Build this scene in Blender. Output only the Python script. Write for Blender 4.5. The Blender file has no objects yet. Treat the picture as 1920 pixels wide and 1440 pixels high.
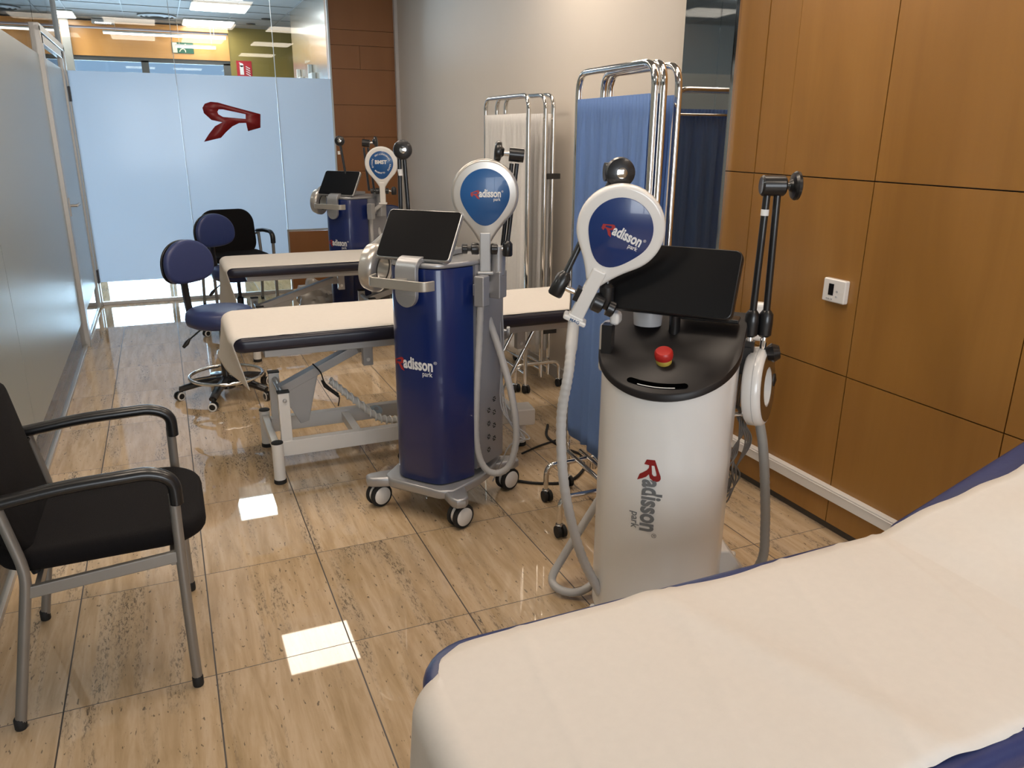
import bpy, bmesh, math, random
from mathutils import Vector, Matrix
random.seed(7)
PI = math.pi
SC = bpy.context.scene
COL = SC.collection
# ------------------------------------------------------------------ camera
F_PX, PITCH, ROLL, YAW, H = 1461.8, .3111, .0077, .4121, 1.54
def cam_axes():
    r = Vector((math.cos(YAW), -math.sin(YAW), 0)); f = Vector((math.sin(YAW), math.cos(YAW), 0)); u = Vector((0, 0, 1))
    f2 = f*math.cos(PITCH) - u*math.sin(PITCH); u2 = u*math.cos(PITCH) + f*math.sin(PITCH)
    return r*math.cos(ROLL) + u2*math.sin(ROLL), u2*math.cos(ROLL) - r*math.sin(ROLL), f2
cr, cu, cf = cam_axes()
cd = bpy.data.cameras.new('camera'); cam = bpy.data.objects.new('camera', cd); COL.objects.link(cam)
cd.sensor_width = 36; cd.lens = F_PX/1920*36; cd.clip_start = .02
m = Matrix((cr, cu, -cf)).transposed().to_4x4(); m.translation = (0, 0, H)
cam.matrix_world = m
SC.camera = cam
# ------------------------------------------------------------------ world, daylight, exposure
w = bpy.data.worlds.new('world'); SC.world = w; w.use_nodes = True
bgn = w.node_tree.nodes['Background']; bgn.inputs[0].default_value = (.62, .78, 1, 1); bgn.inputs[1].default_value = .45
SC.view_settings.view_transform = 'Standard'; SC.view_settings.look = 'None'
SC.view_settings.exposure = 0.78; SC.view_settings.gamma = 1
SC.view_settings.use_curve_mapping = False
def area(name, loc, rot, sx, sy, power, col):
    l = bpy.data.lights.new(name, 'AREA'); l.shape = 'RECTANGLE'; l.size = sx; l.size_y = sy; l.energy = power; l.color = col
    o = bpy.data.objects.new(name, l); o.location = loc; o.rotation_euler = rot; COL.objects.link(o); return o
area('daylight', (-1.0, 12.75, 1.12), (-PI/2, 0, 0), 4.2, 2.2, 400, (.76, .89, 1.0))
area('rear_fill', (.2, -2.16, 1.55), (PI/2, 0, 0), 2.6, 1.5, 55, (.86, .93, 1.0))  # unseen fill added behind the camera to brighten the white machine
LAMP_W = 6.8      # ceiling panel emission in the treatment room
LAMP_C = 9.0       # ceiling panel emission in the corridor
# ------------------------------------------------------------------ materials
MATS = {}
def P(name, col, rough=.5, metal=0, spec=.5, coat=0, noise=0, nscale=20, bump=0, bscale=60, emit=None, trans=0):
    if name in MATS: return MATS[name]
    m = bpy.data.materials.new(name); m.use_nodes = True; MATS[name] = m
    nt = m.node_tree; b = nt.nodes['Principled BSDF']
    c = tuple(col)+(1,)
    b.inputs['Base Color'].default_value = c; b.inputs['Roughness'].default_value = rough
    b.inputs['Metallic'].default_value = metal; b.inputs['Specular IOR Level'].default_value = spec
    b.inputs['Coat Weight'].default_value = coat
    if emit: b.inputs['Emission Color'].default_value = tuple(emit[:3])+(1,); b.inputs['Emission Strength'].default_value = emit[3]
    tc = nt.nodes.new('ShaderNodeTexCoord')
    n = nt.nodes.new('ShaderNodeTexNoise'); n.inputs['Scale'].default_value = nscale; n.inputs['Detail'].default_value = 4
    nt.links.new(tc.outputs['Object'], n.inputs['Vector'])
    mx = nt.nodes.new('ShaderNodeMix'); mx.data_type = 'RGBA'
    k = 1-max(noise, .03); mx.inputs['A'].default_value = (c[0]*k, c[1]*k, c[2]*k, 1); mx.inputs['B'].default_value = c
    nt.links.new(n.outputs['Fac'], mx.inputs['Factor']); nt.links.new(mx.outputs['Result'], b.inputs['Base Color'])
    if bump:
        n2 = nt.nodes.new('ShaderNodeTexNoise'); n2.inputs['Scale'].default_value = bscale; n2.inputs['Detail'].default_value = 5
        nt.links.new(tc.outputs['Object'], n2.inputs['Vector'])
        bp = nt.nodes.new('ShaderNodeBump'); bp.inputs['Strength'].default_value = bump; bp.inputs['Distance'].default_value = .01
        nt.links.new(n2.outputs['Fac'], bp.inputs['Height']); nt.links.new(bp.outputs['Normal'], b.inputs['Normal'])
    return m
def nn(nt, t, **k):
    n = nt.nodes.new(t)
    for a, v in k.items(): setattr(n, a, v)
    return n
def mth(nt, op, a, b=None, c=None):
    n = nn(nt, 'ShaderNodeMath', operation=op)
    for i, v in enumerate((a, b, c)):
        if v is None: continue
        if isinstance(v, (int, float)): n.inputs[i].default_value = v
        else: nt.links.new(v, n.inputs[i])
    return n.outputs[0]
def ramp(nt, fac, stops):
    r = nn(nt, 'ShaderNodeValToRGB'); e = r.color_ramp.elements
    while len(e) < len(stops): e.new(.5)
    for i, (p, c) in enumerate(stops): e[i].position = p; e[i].color = tuple(c)+(1,) if len(c) == 3 else c
    nt.links.new(fac, r.inputs[0]); return r.outputs[0]
def mixc(nt, f, a, b):
    n = nn(nt, 'ShaderNodeMix', data_type='RGBA')
    for k, v in (('Factor', f), ('A', a), ('B', b)):
        if isinstance(v, (int, float)): n.inputs[k].default_value = v
        elif isinstance(v, tuple): n.inputs[k].default_value = v+(1,) if len(v) == 3 else v
        else: nt.links.new(v, n.inputs[k])
    return n.outputs['Result']
TX, TY, X0, Y0 = .4004, .599, -.4223, 2.128
def floor_mat():
    m = bpy.data.materials.new('travertine_tiles'); m.use_nodes = True; nt = m.node_tree; b = nt.nodes['Principled BSDF']; lk = nt.links.new
    g = nn(nt, 'ShaderNodeNewGeometry'); s = nn(nt, 'ShaderNodeSeparateXYZ'); lk(g.outputs['Position'], s.inputs[0])
    tx = mth(nt, 'DIVIDE', mth(nt, 'SUBTRACT', s.outputs[0], X0), TX); ty = mth(nt, 'DIVIDE', mth(nt, 'SUBTRACT', s.outputs[1], Y0), TY)
    fx = mth(nt, 'FLOOR', tx); fy = mth(nt, 'FLOOR', ty)
    def edge(t, size, w):
        fr = mth(nt, 'FRACT', t); d = mth(nt, 'SUBTRACT', .5, mth(nt, 'ABSOLUTE', mth(nt, 'SUBTRACT', fr, .5)))
        return mth(nt, 'LESS_THAN', mth(nt, 'MULTIPLY', d, size), w)
    line = mth(nt, 'MAXIMUM', edge(tx, TX, .0022), edge(ty, TY, .0016))
    cmb = nn(nt, 'ShaderNodeCombineXYZ'); lk(fx, cmb.inputs[0]); lk(fy, cmb.inputs[1])
    wn = nn(nt, 'ShaderNodeTexWhiteNoise', noise_dimensions='3D'); lk(cmb.outputs[0], wn.inputs['Vector'])
    off = nn(nt, 'ShaderNodeVectorMath', operation='MULTIPLY_ADD'); lk(wn.outputs['Color'], off.inputs[0]); off.inputs[1].default_value = (9, 9, 9); lk(g.outputs['Position'], off.inputs[2])
    def noise(sx, sy, detail=4, rough=.6, warp=0):
        v = nn(nt, 'ShaderNodeVectorMath', operation='MULTIPLY'); lk(off.outputs[0], v.inputs[0]); v.inputs[1].default_value = (sx, sy, 1)
        n = nn(nt, 'ShaderNodeTexNoise'); n.inputs['Scale'].default_value = 1; n.inputs['Detail'].default_value = detail; n.inputs['Roughness'].default_value = rough
        n.inputs['Distortion'].default_value = warp
        lk(v.outputs[0], n.inputs['Vector']); return n.outputs['Fac']
    veins = noise(26, 2.6, 5, .65, .4); cloud = noise(5, 2.2, 3)
    base = ramp(nt, veins, [(.25, (.36, .245, .125)), (.48, (.51, .37, .22)), (.62, (.60, .455, .30)), (.8, (.45, .32, .185))])
    base = mixc(nt, mth(nt, 'MULTIPLY', ramp(nt, cloud, [(.35, (0, 0, 0)), (.7, (1, 1, 1))]), .35), base, (.62, .48, .34))
    # dark pits in streaky bands
    band = ramp(nt, noise(15, 1.3, 2, .5, .5), [(.53, (0, 0, 0)), (.66, (1, 1, 1))])
    pits = ramp(nt, noise(150, 38, 3, .75, .6), [(.52, (0, 0, 0)), (.58, (1, 1, 1))])
    fine = ramp(nt, noise(110, 30, 2, .5, .3), [(.68, (0, 0, 0)), (.71, (1, 1, 1))])
    pm = mth(nt, 'MAXIMUM', mth(nt, 'MULTIPLY', mth(nt, 'MULTIPLY', band, pits), .8), mth(nt, 'MULTIPLY', fine, .8))
    grey = mixc(nt, mth(nt, 'MULTIPLY', band, .25), base, (.38, .31, .23))
    c = mixc(nt, pm, grey, (.12, .095, .07))
    tint = mth(nt, 'MULTIPLY_ADD', wn.outputs['Value'], .16, .90)
    vm = nn(nt, 'ShaderNodeVectorMath', operation='SCALE'); lk(c, vm.inputs[0]); lk(tint, vm.inputs['Scale'])
    c = mixc(nt, line, vm.outputs[0], (.045, .035, .028))
    lk(c, b.inputs['Base Color'])
    lk(mth(nt, 'MULTIPLY_ADD', line, .5, .02), b.inputs['Roughness'])
    b.inputs['Specular IOR Level'].default_value = .8
    return m
def wood_mat(name, c1, c2, c3, rough=.3, sc=1.0, coat=.3):
    m = bpy.data.materials.new(name); m.use_nodes = True; nt = m.node_tree; b = nt.nodes['Principled BSDF']; lk = nt.links.new
    g = nn(nt, 'ShaderNodeNewGeometry')
    def noise(v3, detail=5, warp=0.):
        v = nn(nt, 'ShaderNodeVectorMath', operation='MULTIPLY'); lk(g.outputs['Position'], v.inputs[0]); v.inputs[1].default_value = v3
        n = nn(nt, 'ShaderNodeTexNoise'); n.inputs['Scale'].default_value = sc; n.inputs['Detail'].default_value = detail; n.inputs['Distortion'].default_value = warp
        lk(v.outputs[0], n.inputs['Vector']); return n.outputs['Fac']
    a = noise((3.2, 3.2, .55), 5, 1.1); f = noise((60, 60, 1.6), 3, .2); l = noise((1.1, 1.1, .5), 2)
    c = ramp(nt, a, [(.25, c1), (.5, c2), (.75, c3)])
    c = mixc(nt, mth(nt, 'MULTIPLY', f, .32), c, c1)
    c = mixc(nt, mth(nt, 'MULTIPLY', l, .5), c, c2)
    lk(c, b.inputs['Base Color']); b.inputs['Roughness'].default_value = rough; b.inputs['Coat Weight'].default_value = coat; b.inputs['Coat Roughness'].default_value = .25
    return m
def clear_glass(name, tint=(.93, .97, .97), ior=1.45, rough=.0):
    m = bpy.data.materials.new(name); m.use_nodes = True; nt = m.node_tree; nt.nodes.clear()
    o = nn(nt, 'ShaderNodeOutputMaterial'); t = nn(nt, 'ShaderNodeBsdfTransparent'); t.inputs[0].default_value = tint+(1,)
    gl = nn(nt, 'ShaderNodeBsdfGlossy'); gl.inputs['Roughness'].default_value = rough
    fr = nn(nt, 'ShaderNodeFresnel'); fr.inputs[0].default_value = ior
    mx = nn(nt, 'ShaderNodeMixShader'); nt.links.new(fr.outputs[0], mx.inputs[0]); nt.links.new(t.outputs[0], mx.inputs[1]); nt.links.new(gl.outputs[0], mx.inputs[2]); nt.links.new(mx.outputs[0], o.inputs[0])
    return m
def frosted(name, dcol, tcol, mix=.6, gr=.12):
    m = bpy.data.materials.new(name); m.use_nodes = True; nt = m.node_tree; nt.nodes.clear()
    o = nn(nt, 'ShaderNodeOutputMaterial'); d = nn(nt, 'ShaderNodeBsdfDiffuse'); d.inputs[0].default_value = dcol+(1,)
    t = nn(nt, 'ShaderNodeBsdfTranslucent'); t.inputs[0].default_value = tcol+(1,)
    n = nn(nt, 'ShaderNodeTexNoise'); n.inputs['Scale'].default_value = 300
    fac = nn(nt, 'ShaderNodeMath', operation='MULTIPLY_ADD'); nt.links.new(n.outputs['Fac'], fac.inputs[0]); fac.inputs[1].default_value = .04; fac.inputs[2].default_value = mix-.02
    mx = nn(nt, 'ShaderNodeMixShader'); nt.links.new(fac.outputs[0], mx.inputs[0]); nt.links.new(d.outputs[0], mx.inputs[1]); nt.links.new(t.outputs[0], mx.inputs[2])
    gl = nn(nt, 'ShaderNodeBsdfGlossy'); gl.inputs['Roughness'].default_value = gr
    fr = nn(nt, 'ShaderNodeFresnel'); fr.inputs[0].default_value = 1.35
    m2 = nn(nt, 'ShaderNodeMixShader'); nt.links.new(fr.outputs[0], m2.inputs[0]); nt.links.new(mx.outputs[0], m2.inputs[1]); nt.links.new(gl.outputs[0], m2.inputs[2])
    nt.links.new(m2.outputs[0], o.inputs[0]); return m
def cloth_mat(name, col, tr=.25, bump=.15):
    m = bpy.data.materials.new(name); m.use_nodes = True; nt = m.node_tree; nt.nodes.clear()
    o = nn(nt, 'ShaderNodeOutputMaterial'); d = nn(nt, 'ShaderNodeBsdfDiffuse'); t = nn(nt, 'ShaderNodeBsdfTranslucent')
    n = nn(nt, 'ShaderNodeTexNoise'); n.inputs['Scale'].default_value = 60; n.inputs['Detail'].default_value = 3
    tc = nn(nt, 'ShaderNodeTexCoord'); nt.links.new(tc.outputs['Object'], n.inputs['Vector'])
    c = mixc(nt, n.outputs['Fac'], tuple(x*.94 for x in col), col)
    nt.links.new(c, d.inputs[0]); nt.links.new(c, t.inputs[0])
    bp = nn(nt, 'ShaderNodeBump'); bp.inputs['Strength'].default_value = bump; bp.inputs['Distance'].default_value = .003
    nt.links.new(n.outputs['Fac'], bp.inputs['Height']); nt.links.new(bp.outputs[0], d.inputs['Normal'])
    mx = nn(nt, 'ShaderNodeMixShader'); mx.inputs[0].default_value = tr
    nt.links.new(d.outputs[0], mx.inputs[1]); nt.links.new(t.outputs[0], mx.inputs[2]); nt.links.new(mx.outputs[0], o.inputs[0]); return m
FLOOR = floor_mat()
WOOD = wood_mat('honey_veneer', (.215, .098, .018), (.32, .152, .032), (.41, .21, .052), .32, 1.0, .25)
BROWN = wood_mat('brown_cladding', (.23, .088, .024), (.27, .108, .031), (.31, .127, .04), .5, 1.0, .05)
ORANGE = wood_mat('orange_fascia', (.50, .22, .05), (.60, .28, .07), (.68, .33, .09), .3, 1.0, .2)
WALLP = P('cream_paint', (.66, .60, .53), .6, noise=.03, nscale=4, bump=.03, bscale=200)
CEIL = P('ceiling_tile', (.33, .33, .33), .8, noise=.05, nscale=80)
GLASS = clear_glass('clear_glass'); FROST = frosted('frosted_film', (.62, .68, .74), (.84, .85, .89), .72)
FROST2 = frosted('frosted_film_side', (.66, .68, .65), (.72, .79, .79), .72, .35)
ALU = P('brushed_aluminium', (.50, .47, .43), .38, metal=.6, noise=.08)
CHROME = P('chrome', (.78, .76, .73), .09, metal=1)
SILVER = P('silver_paint', (.42, .42, .43), .33, metal=.55, noise=.05)
SILVER_D = P('grey_housing', (.30, .30, .32), .42, metal=.25)
GREYP = P('light_grey_plastic', (.42, .42, .43), .4)
HOSEG = P('grey_hose', (.46, .45, .44), .45)
NAVY = P('navy_gloss', (.006, .017, .105), .28, coat=.4)
WHITE = P('white_gloss_plastic', (.78, .76, .73), .25, coat=.5)
WHITEM = P('white_metal', (.74, .72, .69), .38, noise=.04)
GREYM = P('grey_frame_metal', (.44, .43, .42), .36, metal=.25, noise=.06)
BLACKP = P('black_plastic', (.010, .010, .011), .32, coat=.2)
BLACKT = P('black_top', (.012, .010, .010), .42, spec=.35)
SCREEN = P('dark_glass_screen', (.004, .004, .005), .30, spec=.25, noise=.2, nscale=6)
RUBBER = P('black_rubber', (.012, .012, .012), .7)
FABRICK = P('black_fabric', (.006, .005, .0055), .85, bump=.3, bscale=500, spec=.2)
VNAVY = P('navy_vinyl', (.030, .045, .145), .36, noise=.1, nscale=9, bump=.12, bscale=30)
VDARK = P('dark_navy_vinyl', (.012, .012, .026), .34, noise=.1, nscale=9, bump=.1, bscale=30)
VBLUE = P('blue_vinyl', (.016, .030, .10), .36, noise=.1, bump=.1, bscale=30)
PAPER = cloth_mat('couch_paper', (.80, .755, .70), .10, .1)
CURB = cloth_mat('blue_curtain', (.26, .41, .76), .35); CURW = cloth_mat('white_curtain', (.86, .85, .84), .3)
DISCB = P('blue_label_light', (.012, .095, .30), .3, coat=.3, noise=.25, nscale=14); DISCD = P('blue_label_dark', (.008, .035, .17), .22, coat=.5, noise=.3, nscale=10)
RED = P('logo_red', (.24, .008, .010), .4); REDL = P('logo_bright_red', (.35, .02, .02), .4)
LETW = P('lettering_white', (.75, .75, .75), .5); LETG = P('lettering_grey', (.16, .17, .18), .5)
DARK = P('dark_metal', (.05, .05, .055), .4, metal=.4)
MIRROR = P('tinted_mirror', (.42, .44, .46), .02, metal=1)
# ------------------------------------------------------------------ mesh helpers
def V(*a): return Vector(a)
class B:
    def __init__(s): s.bm = bmesh.new()
    def box(s, c, size, rot=None):
        mt = Matrix.Translation(c) @ (rot.to_4x4() if rot else Matrix.Identity(4)) @ Matrix.Diagonal((size[0], size[1], size[2], 1))
        bmesh.ops.create_cube(s.bm, size=1, matrix=mt); return s
    def span(s, a, b): return s.box([(a[i]+b[i])/2 for i in range(3)], [abs(b[i]-a[i]) for i in range(3)])
    def loft(s, rings, cap=True, closed=False):
        vs = [[s.bm.verts.new(p) for p in r] for r in rings]; n = len(rings[0])
        seq = list(range(len(vs)-1)) + ([len(vs)-1] if closed else [])
        for i in seq:
            a, b = vs[i], vs[(i+1) % len(vs)]
            for j in range(n):
                try: s.bm.faces.new((a[j], a[(j+1) % n], b[(j+1) % n], b[j]))
                except ValueError: pass
        if cap and not closed:
            s.bm.faces.new(vs[0][::-1]); s.bm.faces.new(vs[-1])
        return s
    def tube(s, pts, r, seg=12, cap=True, closed=False, sy=1.0, up=None):
        pts = [Vector(p) for p in pts]; n = len(pts); rr = r if isinstance(r, (list, tuple)) else [r]*n
        T = []
        for i in range(n):
            a = pts[(i-1) % n] if (closed or i > 0) else pts[i]; b = pts[(i+1) % n] if (closed or i < n-1) else pts[i]
            T.append((b-a).normalized())
        u = Vector(up) if up else (Vector((0, 0, 1)) if abs(T[0].z) < .9 else Vector((1, 0, 0)))
        rings = []
        for i in range(n):
            u = (u - T[i]*u.dot(T[i])).normalized(); v = T[i].cross(u)
            rings.append([pts[i] + (u*math.cos(2*PI*k/seg)*sy + v*math.sin(2*PI*k/seg))*rr[i] for k in range(seg)])
        return s.loft(rings, cap, closed)
    def bar(s, a, b, w, h, up=(0, 0, 1)):
        a, b = Vector(a), Vector(b); t = (b-a).normalized(); u = Vector(up); u = (u-t*u.dot(t)).normalized(); v = t.cross(u)
        q = [(w/2, h/2), (-w/2, h/2), (-w/2, -h/2), (w/2, -h/2)]
        return s.loft([[p+v*x+u*y for x, y in q] for p in (a, b)])
    def cyl(s, a, b, r, seg=20, r2=None): return s.tube([a, b], [r, r if r2 is None else r2], seg)
    def lathe(s, prof, c=(0, 0, 0), axis=(0, 0, 1), seg=28, cap=True):
        ax = Vector(axis).normalized(); u = (Vector((0, 0, 1)) if abs(ax.z) < .9 else Vector((1, 0, 0))); u = (u-ax*u.dot(ax)).normalized(); v = ax.cross(u); c = Vector(c)
        return s.loft([[c+ax*z+(u*math.cos(2*PI*k/seg)+v*math.sin(2*PI*k/seg))*r for k in range(seg)] for r, z in prof], cap)
    def prism(s, outline, z0, z1, M=None, bev=0, nb=3):
        M = M or Matrix.Identity(4); n = len(outline)
        def off(d):
            if d == 0: return outline
            out = []
            for i in range(n):
                a, b, c = outline[i-1], outline[i], outline[(i+1) % n]
                t = Vector((c[0]-a[0], c[1]-a[1])); t = t.normalized() if t.length > 1e-9 else Vector((1, 0))
                out.append((b[0]-t.y*d*sg, b[1]+t.x*d*sg))
            return out
        area_ = sum(outline[i][0]*outline[(i+1) % n][1]-outline[(i+1) % n][0]*outline[i][1] for i in range(n)); sg = 1 if area_ > 0 else -1
        lv = []
        if bev:
            for k in range(nb+1):
                a = PI/2*k/nb; lv.append((bev*(1-math.sin(a)), z0+bev*(1-math.cos(a))))
            for k in range(nb+1):
                a = PI/2*k/nb; lv.append((bev*(1-math.cos(a)), z1-bev*(1-math.sin(a))))
        else: lv = [(0, z0), (0, z1)]
        rings = [[M @ Vector((p[0], p[1], z)) for p in off(d)] for d, z in lv]
        return s.loft(rings)
def smooth_angle(me, ang=40):
    for p in me.polygons: p.use_smooth = True
    try: me.set_sharp_from_angle(angle=math.radians(ang))
    except Exception: pass
def obj(name, b, mat, parent=None, bevel=0, ang=40, solid=0, sub=0):
    bm = b.bm if isinstance(b, B) else b
    bmesh.ops.recalc_face_normals(bm, faces=bm.faces)
    me = bpy.data.meshes.new(name); bm.to_mesh(me); bm.free(); me.materials.append(mat); smooth_angle(me, ang)
    o = bpy.data.objects.new(name, me); COL.objects.link(o)
    if parent: o.parent = parent
    if solid: md = o.modifiers.new('solid', 'SOLIDIFY'); md.thickness = solid; md.offset = 0
    if bevel: md = o.modifiers.new('bevel', 'BEVEL'); md.width = bevel; md.segments = 2; md.limit_method = 'ANGLE'; md.angle_limit = math.radians(50); md.harden_normals = True
    if sub: md = o.modifiers.new('sub', 'SUBSURF'); md.levels = sub; md.render_levels = sub
    return o
def thing(name, label, cat, loc=(0, 0, 0), rz=0, group=None):
    o = bpy.data.objects.new(name, None); COL.objects.link(o); o.location = loc; o.rotation_euler = (0, 0, rz); o.empty_display_size = .05
    return tag(o, label, cat, group)
def tag(o, label, cat, group=None):
    o['label'] = label; o['category'] = cat
    if group: o['group'] = group
    return o
def struct(name, b, mat, **k):
    par = k.pop('parent', None); o = obj(name, b, mat, par, **k)
    if par is None: o['kind'] = 'structure'
    return o
def dup(root, loc, rz, label, name=None):
    r = root.copy(); COL.objects.link(r); r.location = loc; r.rotation_euler = (0, 0, rz); r['label'] = label
    for ch in list(root.children):
        c = ch.copy(); COL.objects.link(c); c.parent = r
        for g in list(ch.children):
            d = g.copy(); COL.objects.link(d); d.parent = c
    return r
def catmull(pts, n=8, closed=False):
    pts = [Vector(p) for p in pts]; out = []; N = len(pts)
    for i in range(N if closed else N-1):
        p1, p2 = pts[i], pts[(i+1) % N]
        p0 = pts[i-1] if (closed or i > 0) else p1*2-p2; p3 = pts[(i+2) % N] if (closed or i < N-2) else p2*2-p1
        for k in range(n):
            t = k/n; out.append(.5*((2*p1)+(p2-p0)*t+(2*p0-5*p1+4*p2-p3)*t*t+(3*p1-p0-3*p2+p3)*t*t*t))
    if not closed: out.append(pts[-1])
    return out
def fillet(pts, r, n=6):
    pts = [Vector(p) for p in pts]; out = [pts[0]]
    for i in range(1, len(pts)-1):
        a, b, c = pts[i-1], pts[i], pts[i+1]; ri = r[i-1] if isinstance(r, (list, tuple)) else r
        d = min(ri, (a-b).length*.49, (c-b).length*.49); p, q = b+(a-b).normalized()*d, b+(c-b).normalized()*d
        for k in range(n+1):
            t = k/n; out.append(p*(1-t)**2+b*2*t*(1-t)+q*t*t)
    return out+[pts[-1]]
def rrect(w, h, r, n=6, cx=0, cy=0):
    out = []
    for sx, sy, a0 in ((1, 1, 0), (-1, 1, 90), (-1, -1, 180), (1, -1, 270)):
        for k in range(n+1):
            a = math.radians(a0+90*k/n); out.append((cx+sx*(w/2-r)+r*math.cos(a), cy+sy*(h/2-r)+r*math.sin(a)))
    return out
def circle(r, n=40, cx=0, cy=0): return [(cx+r*math.cos(2*PI*k/n), cy+r*math.sin(2*PI*k/n)) for k in range(n)]
def frame(o, x, z):
    """matrix whose local X is x, local Z (extrusion) is z, at origin o"""
    x = Vector(x).normalized(); z = Vector(z); z = (z-x*z.dot(x)).normalized(); y = z.cross(x)
    M = Matrix((x, y, z)).transposed().to_4x4(); M.translation = Vector(o); return M
def text_bm(s, size=1, xs=1, fat=0, align='LEFT', shear=0, depth=0.0):
    cu_ = bpy.data.curves.new('t', 'FONT'); cu_.body = s; cu_.size = size; cu_.offset = fat; cu_.align_x = align; cu_.resolution_u = 3; cu_.shear = shear
    o = bpy.data.objects.new('t', cu_); COL.objects.link(o)
    dg = bpy.context.evaluated_depsgraph_get(); me = bpy.data.meshes.new_from_object(o.evaluated_get(dg))
    bm = bmesh.new(); bm.from_mesh(me); bpy.data.objects.remove(o); bpy.data.meshes.remove(me)
    for v in bm.verts: v.co.x *= xs
    return bm
def poly_bm(outline, hole=None):
    bm = bmesh.new()
    def ring(pts):
        vs = [bm.verts.new((p[0], p[1], 0)) for p in pts]
        return [bm.edges.new((vs[i], vs[(i+1) % len(vs)])) for i in range(len(vs))]
    e = ring(outline)
    if hole: e += ring(hole)
    bmesh.ops.triangle_fill(bm, use_beauty=True, edges=e); return bm
def join(dst, src, off=(0, 0), sc=1, rot=0):
    me = bpy.data.meshes.new('x')
    for v in src.verts:
        x, y = v.co.x*sc, v.co.y*sc; v.co = Vector((x*math.cos(rot)-y*math.sin(rot)+off[0], x*math.sin(rot)+y*math.cos(rot)+off[1], 0))
    src.to_mesh(me); src.free(); dst.from_mesh(me); bpy.data.meshes.remove(me); return dst
# the swooshing letter R, traced; unit height 1, stem at the left, leg tip at the right bottom
_Ro = [(0, .70), (.02, .36), (.24, .27), (.26, .475), (.38, .47), (.50, .385), (.62, .235), (.71, .10), (1.0, 0), (.90, .20), (.79, .385), (.66, .485),
       (.84, .54), (.95, .70), (.965, .83), (.92, .93), (.82, .98), (.70, .965), (.50, .885)]
_Rh = [(.255, .69), (.26, .575), (.64, .615), (.715, .68), (.725, .74), (.70, .80), (.63, .80)]
def R_bm(): return poly_bm(_Ro, _Rh)
def map_bm(bm, fn):
    for v in bm.verts: v.co = fn(v.co.x, v.co.y)
    return bm
def fit(bm, x0, x1, y0, h):
    xs_ = [v.co.x for v in bm.verts]; ys_ = [v.co.y for v in bm.verts]; a, b_, c, d = min(xs_), max(xs_), min(ys_), max(ys_)
    for v in bm.verts: v.co = Vector((x0+(v.co.x-a)/(b_-a)*(x1-x0), y0+(v.co.y-c)/(d-c)*h, 0))
    return bm
def wordmark(tc):
    """red letter, main lettering, small lettering and mark, laid out in a strip 1 unit wide, baseline 0"""
    red = join(bmesh.new(), R_bm(), (0, -.06), .28)
    txt = fit(text_bm('adisson', 1, 1, .034), .255, .925, 0, .245)
    sm = fit(text_bm('park', 1, 1, .012), .70, .915, -.135, .13)
    mk = fit(text_bm('\u00ae', 1, 1, 0), .94, 1.0, .15, .06)
    return red, txt, sm, mk
def put_wordmark(fn, parent, redm, txtm):
    for nm, bm, mm in zip(('logo_letter', 'lettering', 'small_lettering', 'registered_mark'), wordmark(0), (redm, txtm, txtm, txtm)):
        obj(nm, map_bm(bm, fn), mm, parent)
# ------------------------------------------------------------------ room shell
ZC = 2.88; XL = -.66; XR = 2.33; XW = 2.245; YB = 8.0; YF = 12.15
struct('floor', B().span((-4.2, -2.2, -.1), (4, 12.9, 0)), FLOOR)
struct('ceiling', B().span((-4.2, -2.2, ZC), (4, YF+.1, ZC+.1)), CEIL)
b = B()
for y in [-2+.6*i for i in range(24)]: b.box((.0, y-.08, ZC-.003), (8.4, .012, .006))
for x in [-4+.6*i for i in range(14)]: b.box((x+.2, 5, ZC-.003), (.012, 14, .006))
struct('trim_1', b, P('ceiling_grid', (.30, .30, .30), .6))
# right wall: veneer panels over a dark backing
struct('wall_right', B().span((XR+.025, -2.2, 0), (XR+.2, 3.2, ZC)), DARK)
b = B(); g = .0022
ys = [3.0, 2.757, 2.115, 1.475, .835, .195, -.445, -1.085, -1.725, -2.2]; zs = [.035, .655, 1.386, 2.117, ZC]
for i in range(len(ys)-1):
    for j in range(len(zs)-1):
        gy = .004 if i == 0 else g
        if i == 1 and j >= 2:
            b.span((XR, 2.578, zs[j]+g), (XR+.03, ys[i]-.004, zs[j+1]-g)); b.span((XR, ys[i+1]+g, zs[j]+g), (XR+.03, 2.576, zs[j+1]-g))
        else: b.span((XR, ys[i+1]+g, zs[j]+g), (XR+.03, ys[i]-gy, zs[j+1]-g))
struct('wall_right_panels', b, WOOD)
struct('baseboard_right', B().span((XR+.018, -2.2, 0), (XR+.03, 3.0, .035)), P('plinth', (.06, .05, .04), .5))
struct('wall_side', B().span((XW, 3.12, 0), (XW+.2, YB+.02, ZC)), WALLP)
struct('baseboard_side', B().span((XW-.014, 3.15, 0), (XW, YB-.02, .085)), P('skirting', (.52, .49, .46), .35), bevel=.003)
struct('trim_2', B().span((XW-.03, YB-.05, 0), (XW+.02, YB-.003, ZC)), P('corner_trim', (.55, .51, .48), .45), bevel=.003)
struct('wall_rear', B().span((-4.2, -2.3, 0), (4, -2.2, ZC)), WALLP)
b = B(); b.span((-1.18, -2.2, .72), (1.58, -2.15, .78)); b.span((-1.18, -2.2, 2.32), (1.58, -2.15, 2.38))
for x in (-1.15, .2, 1.55): b.span((x-.03, -2.2, .75), (x+.03, -2.15, 2.35))
struct('window_9', b, ALU, bevel=.003)  # unseen window frame, added to go with the rear fill light
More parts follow.
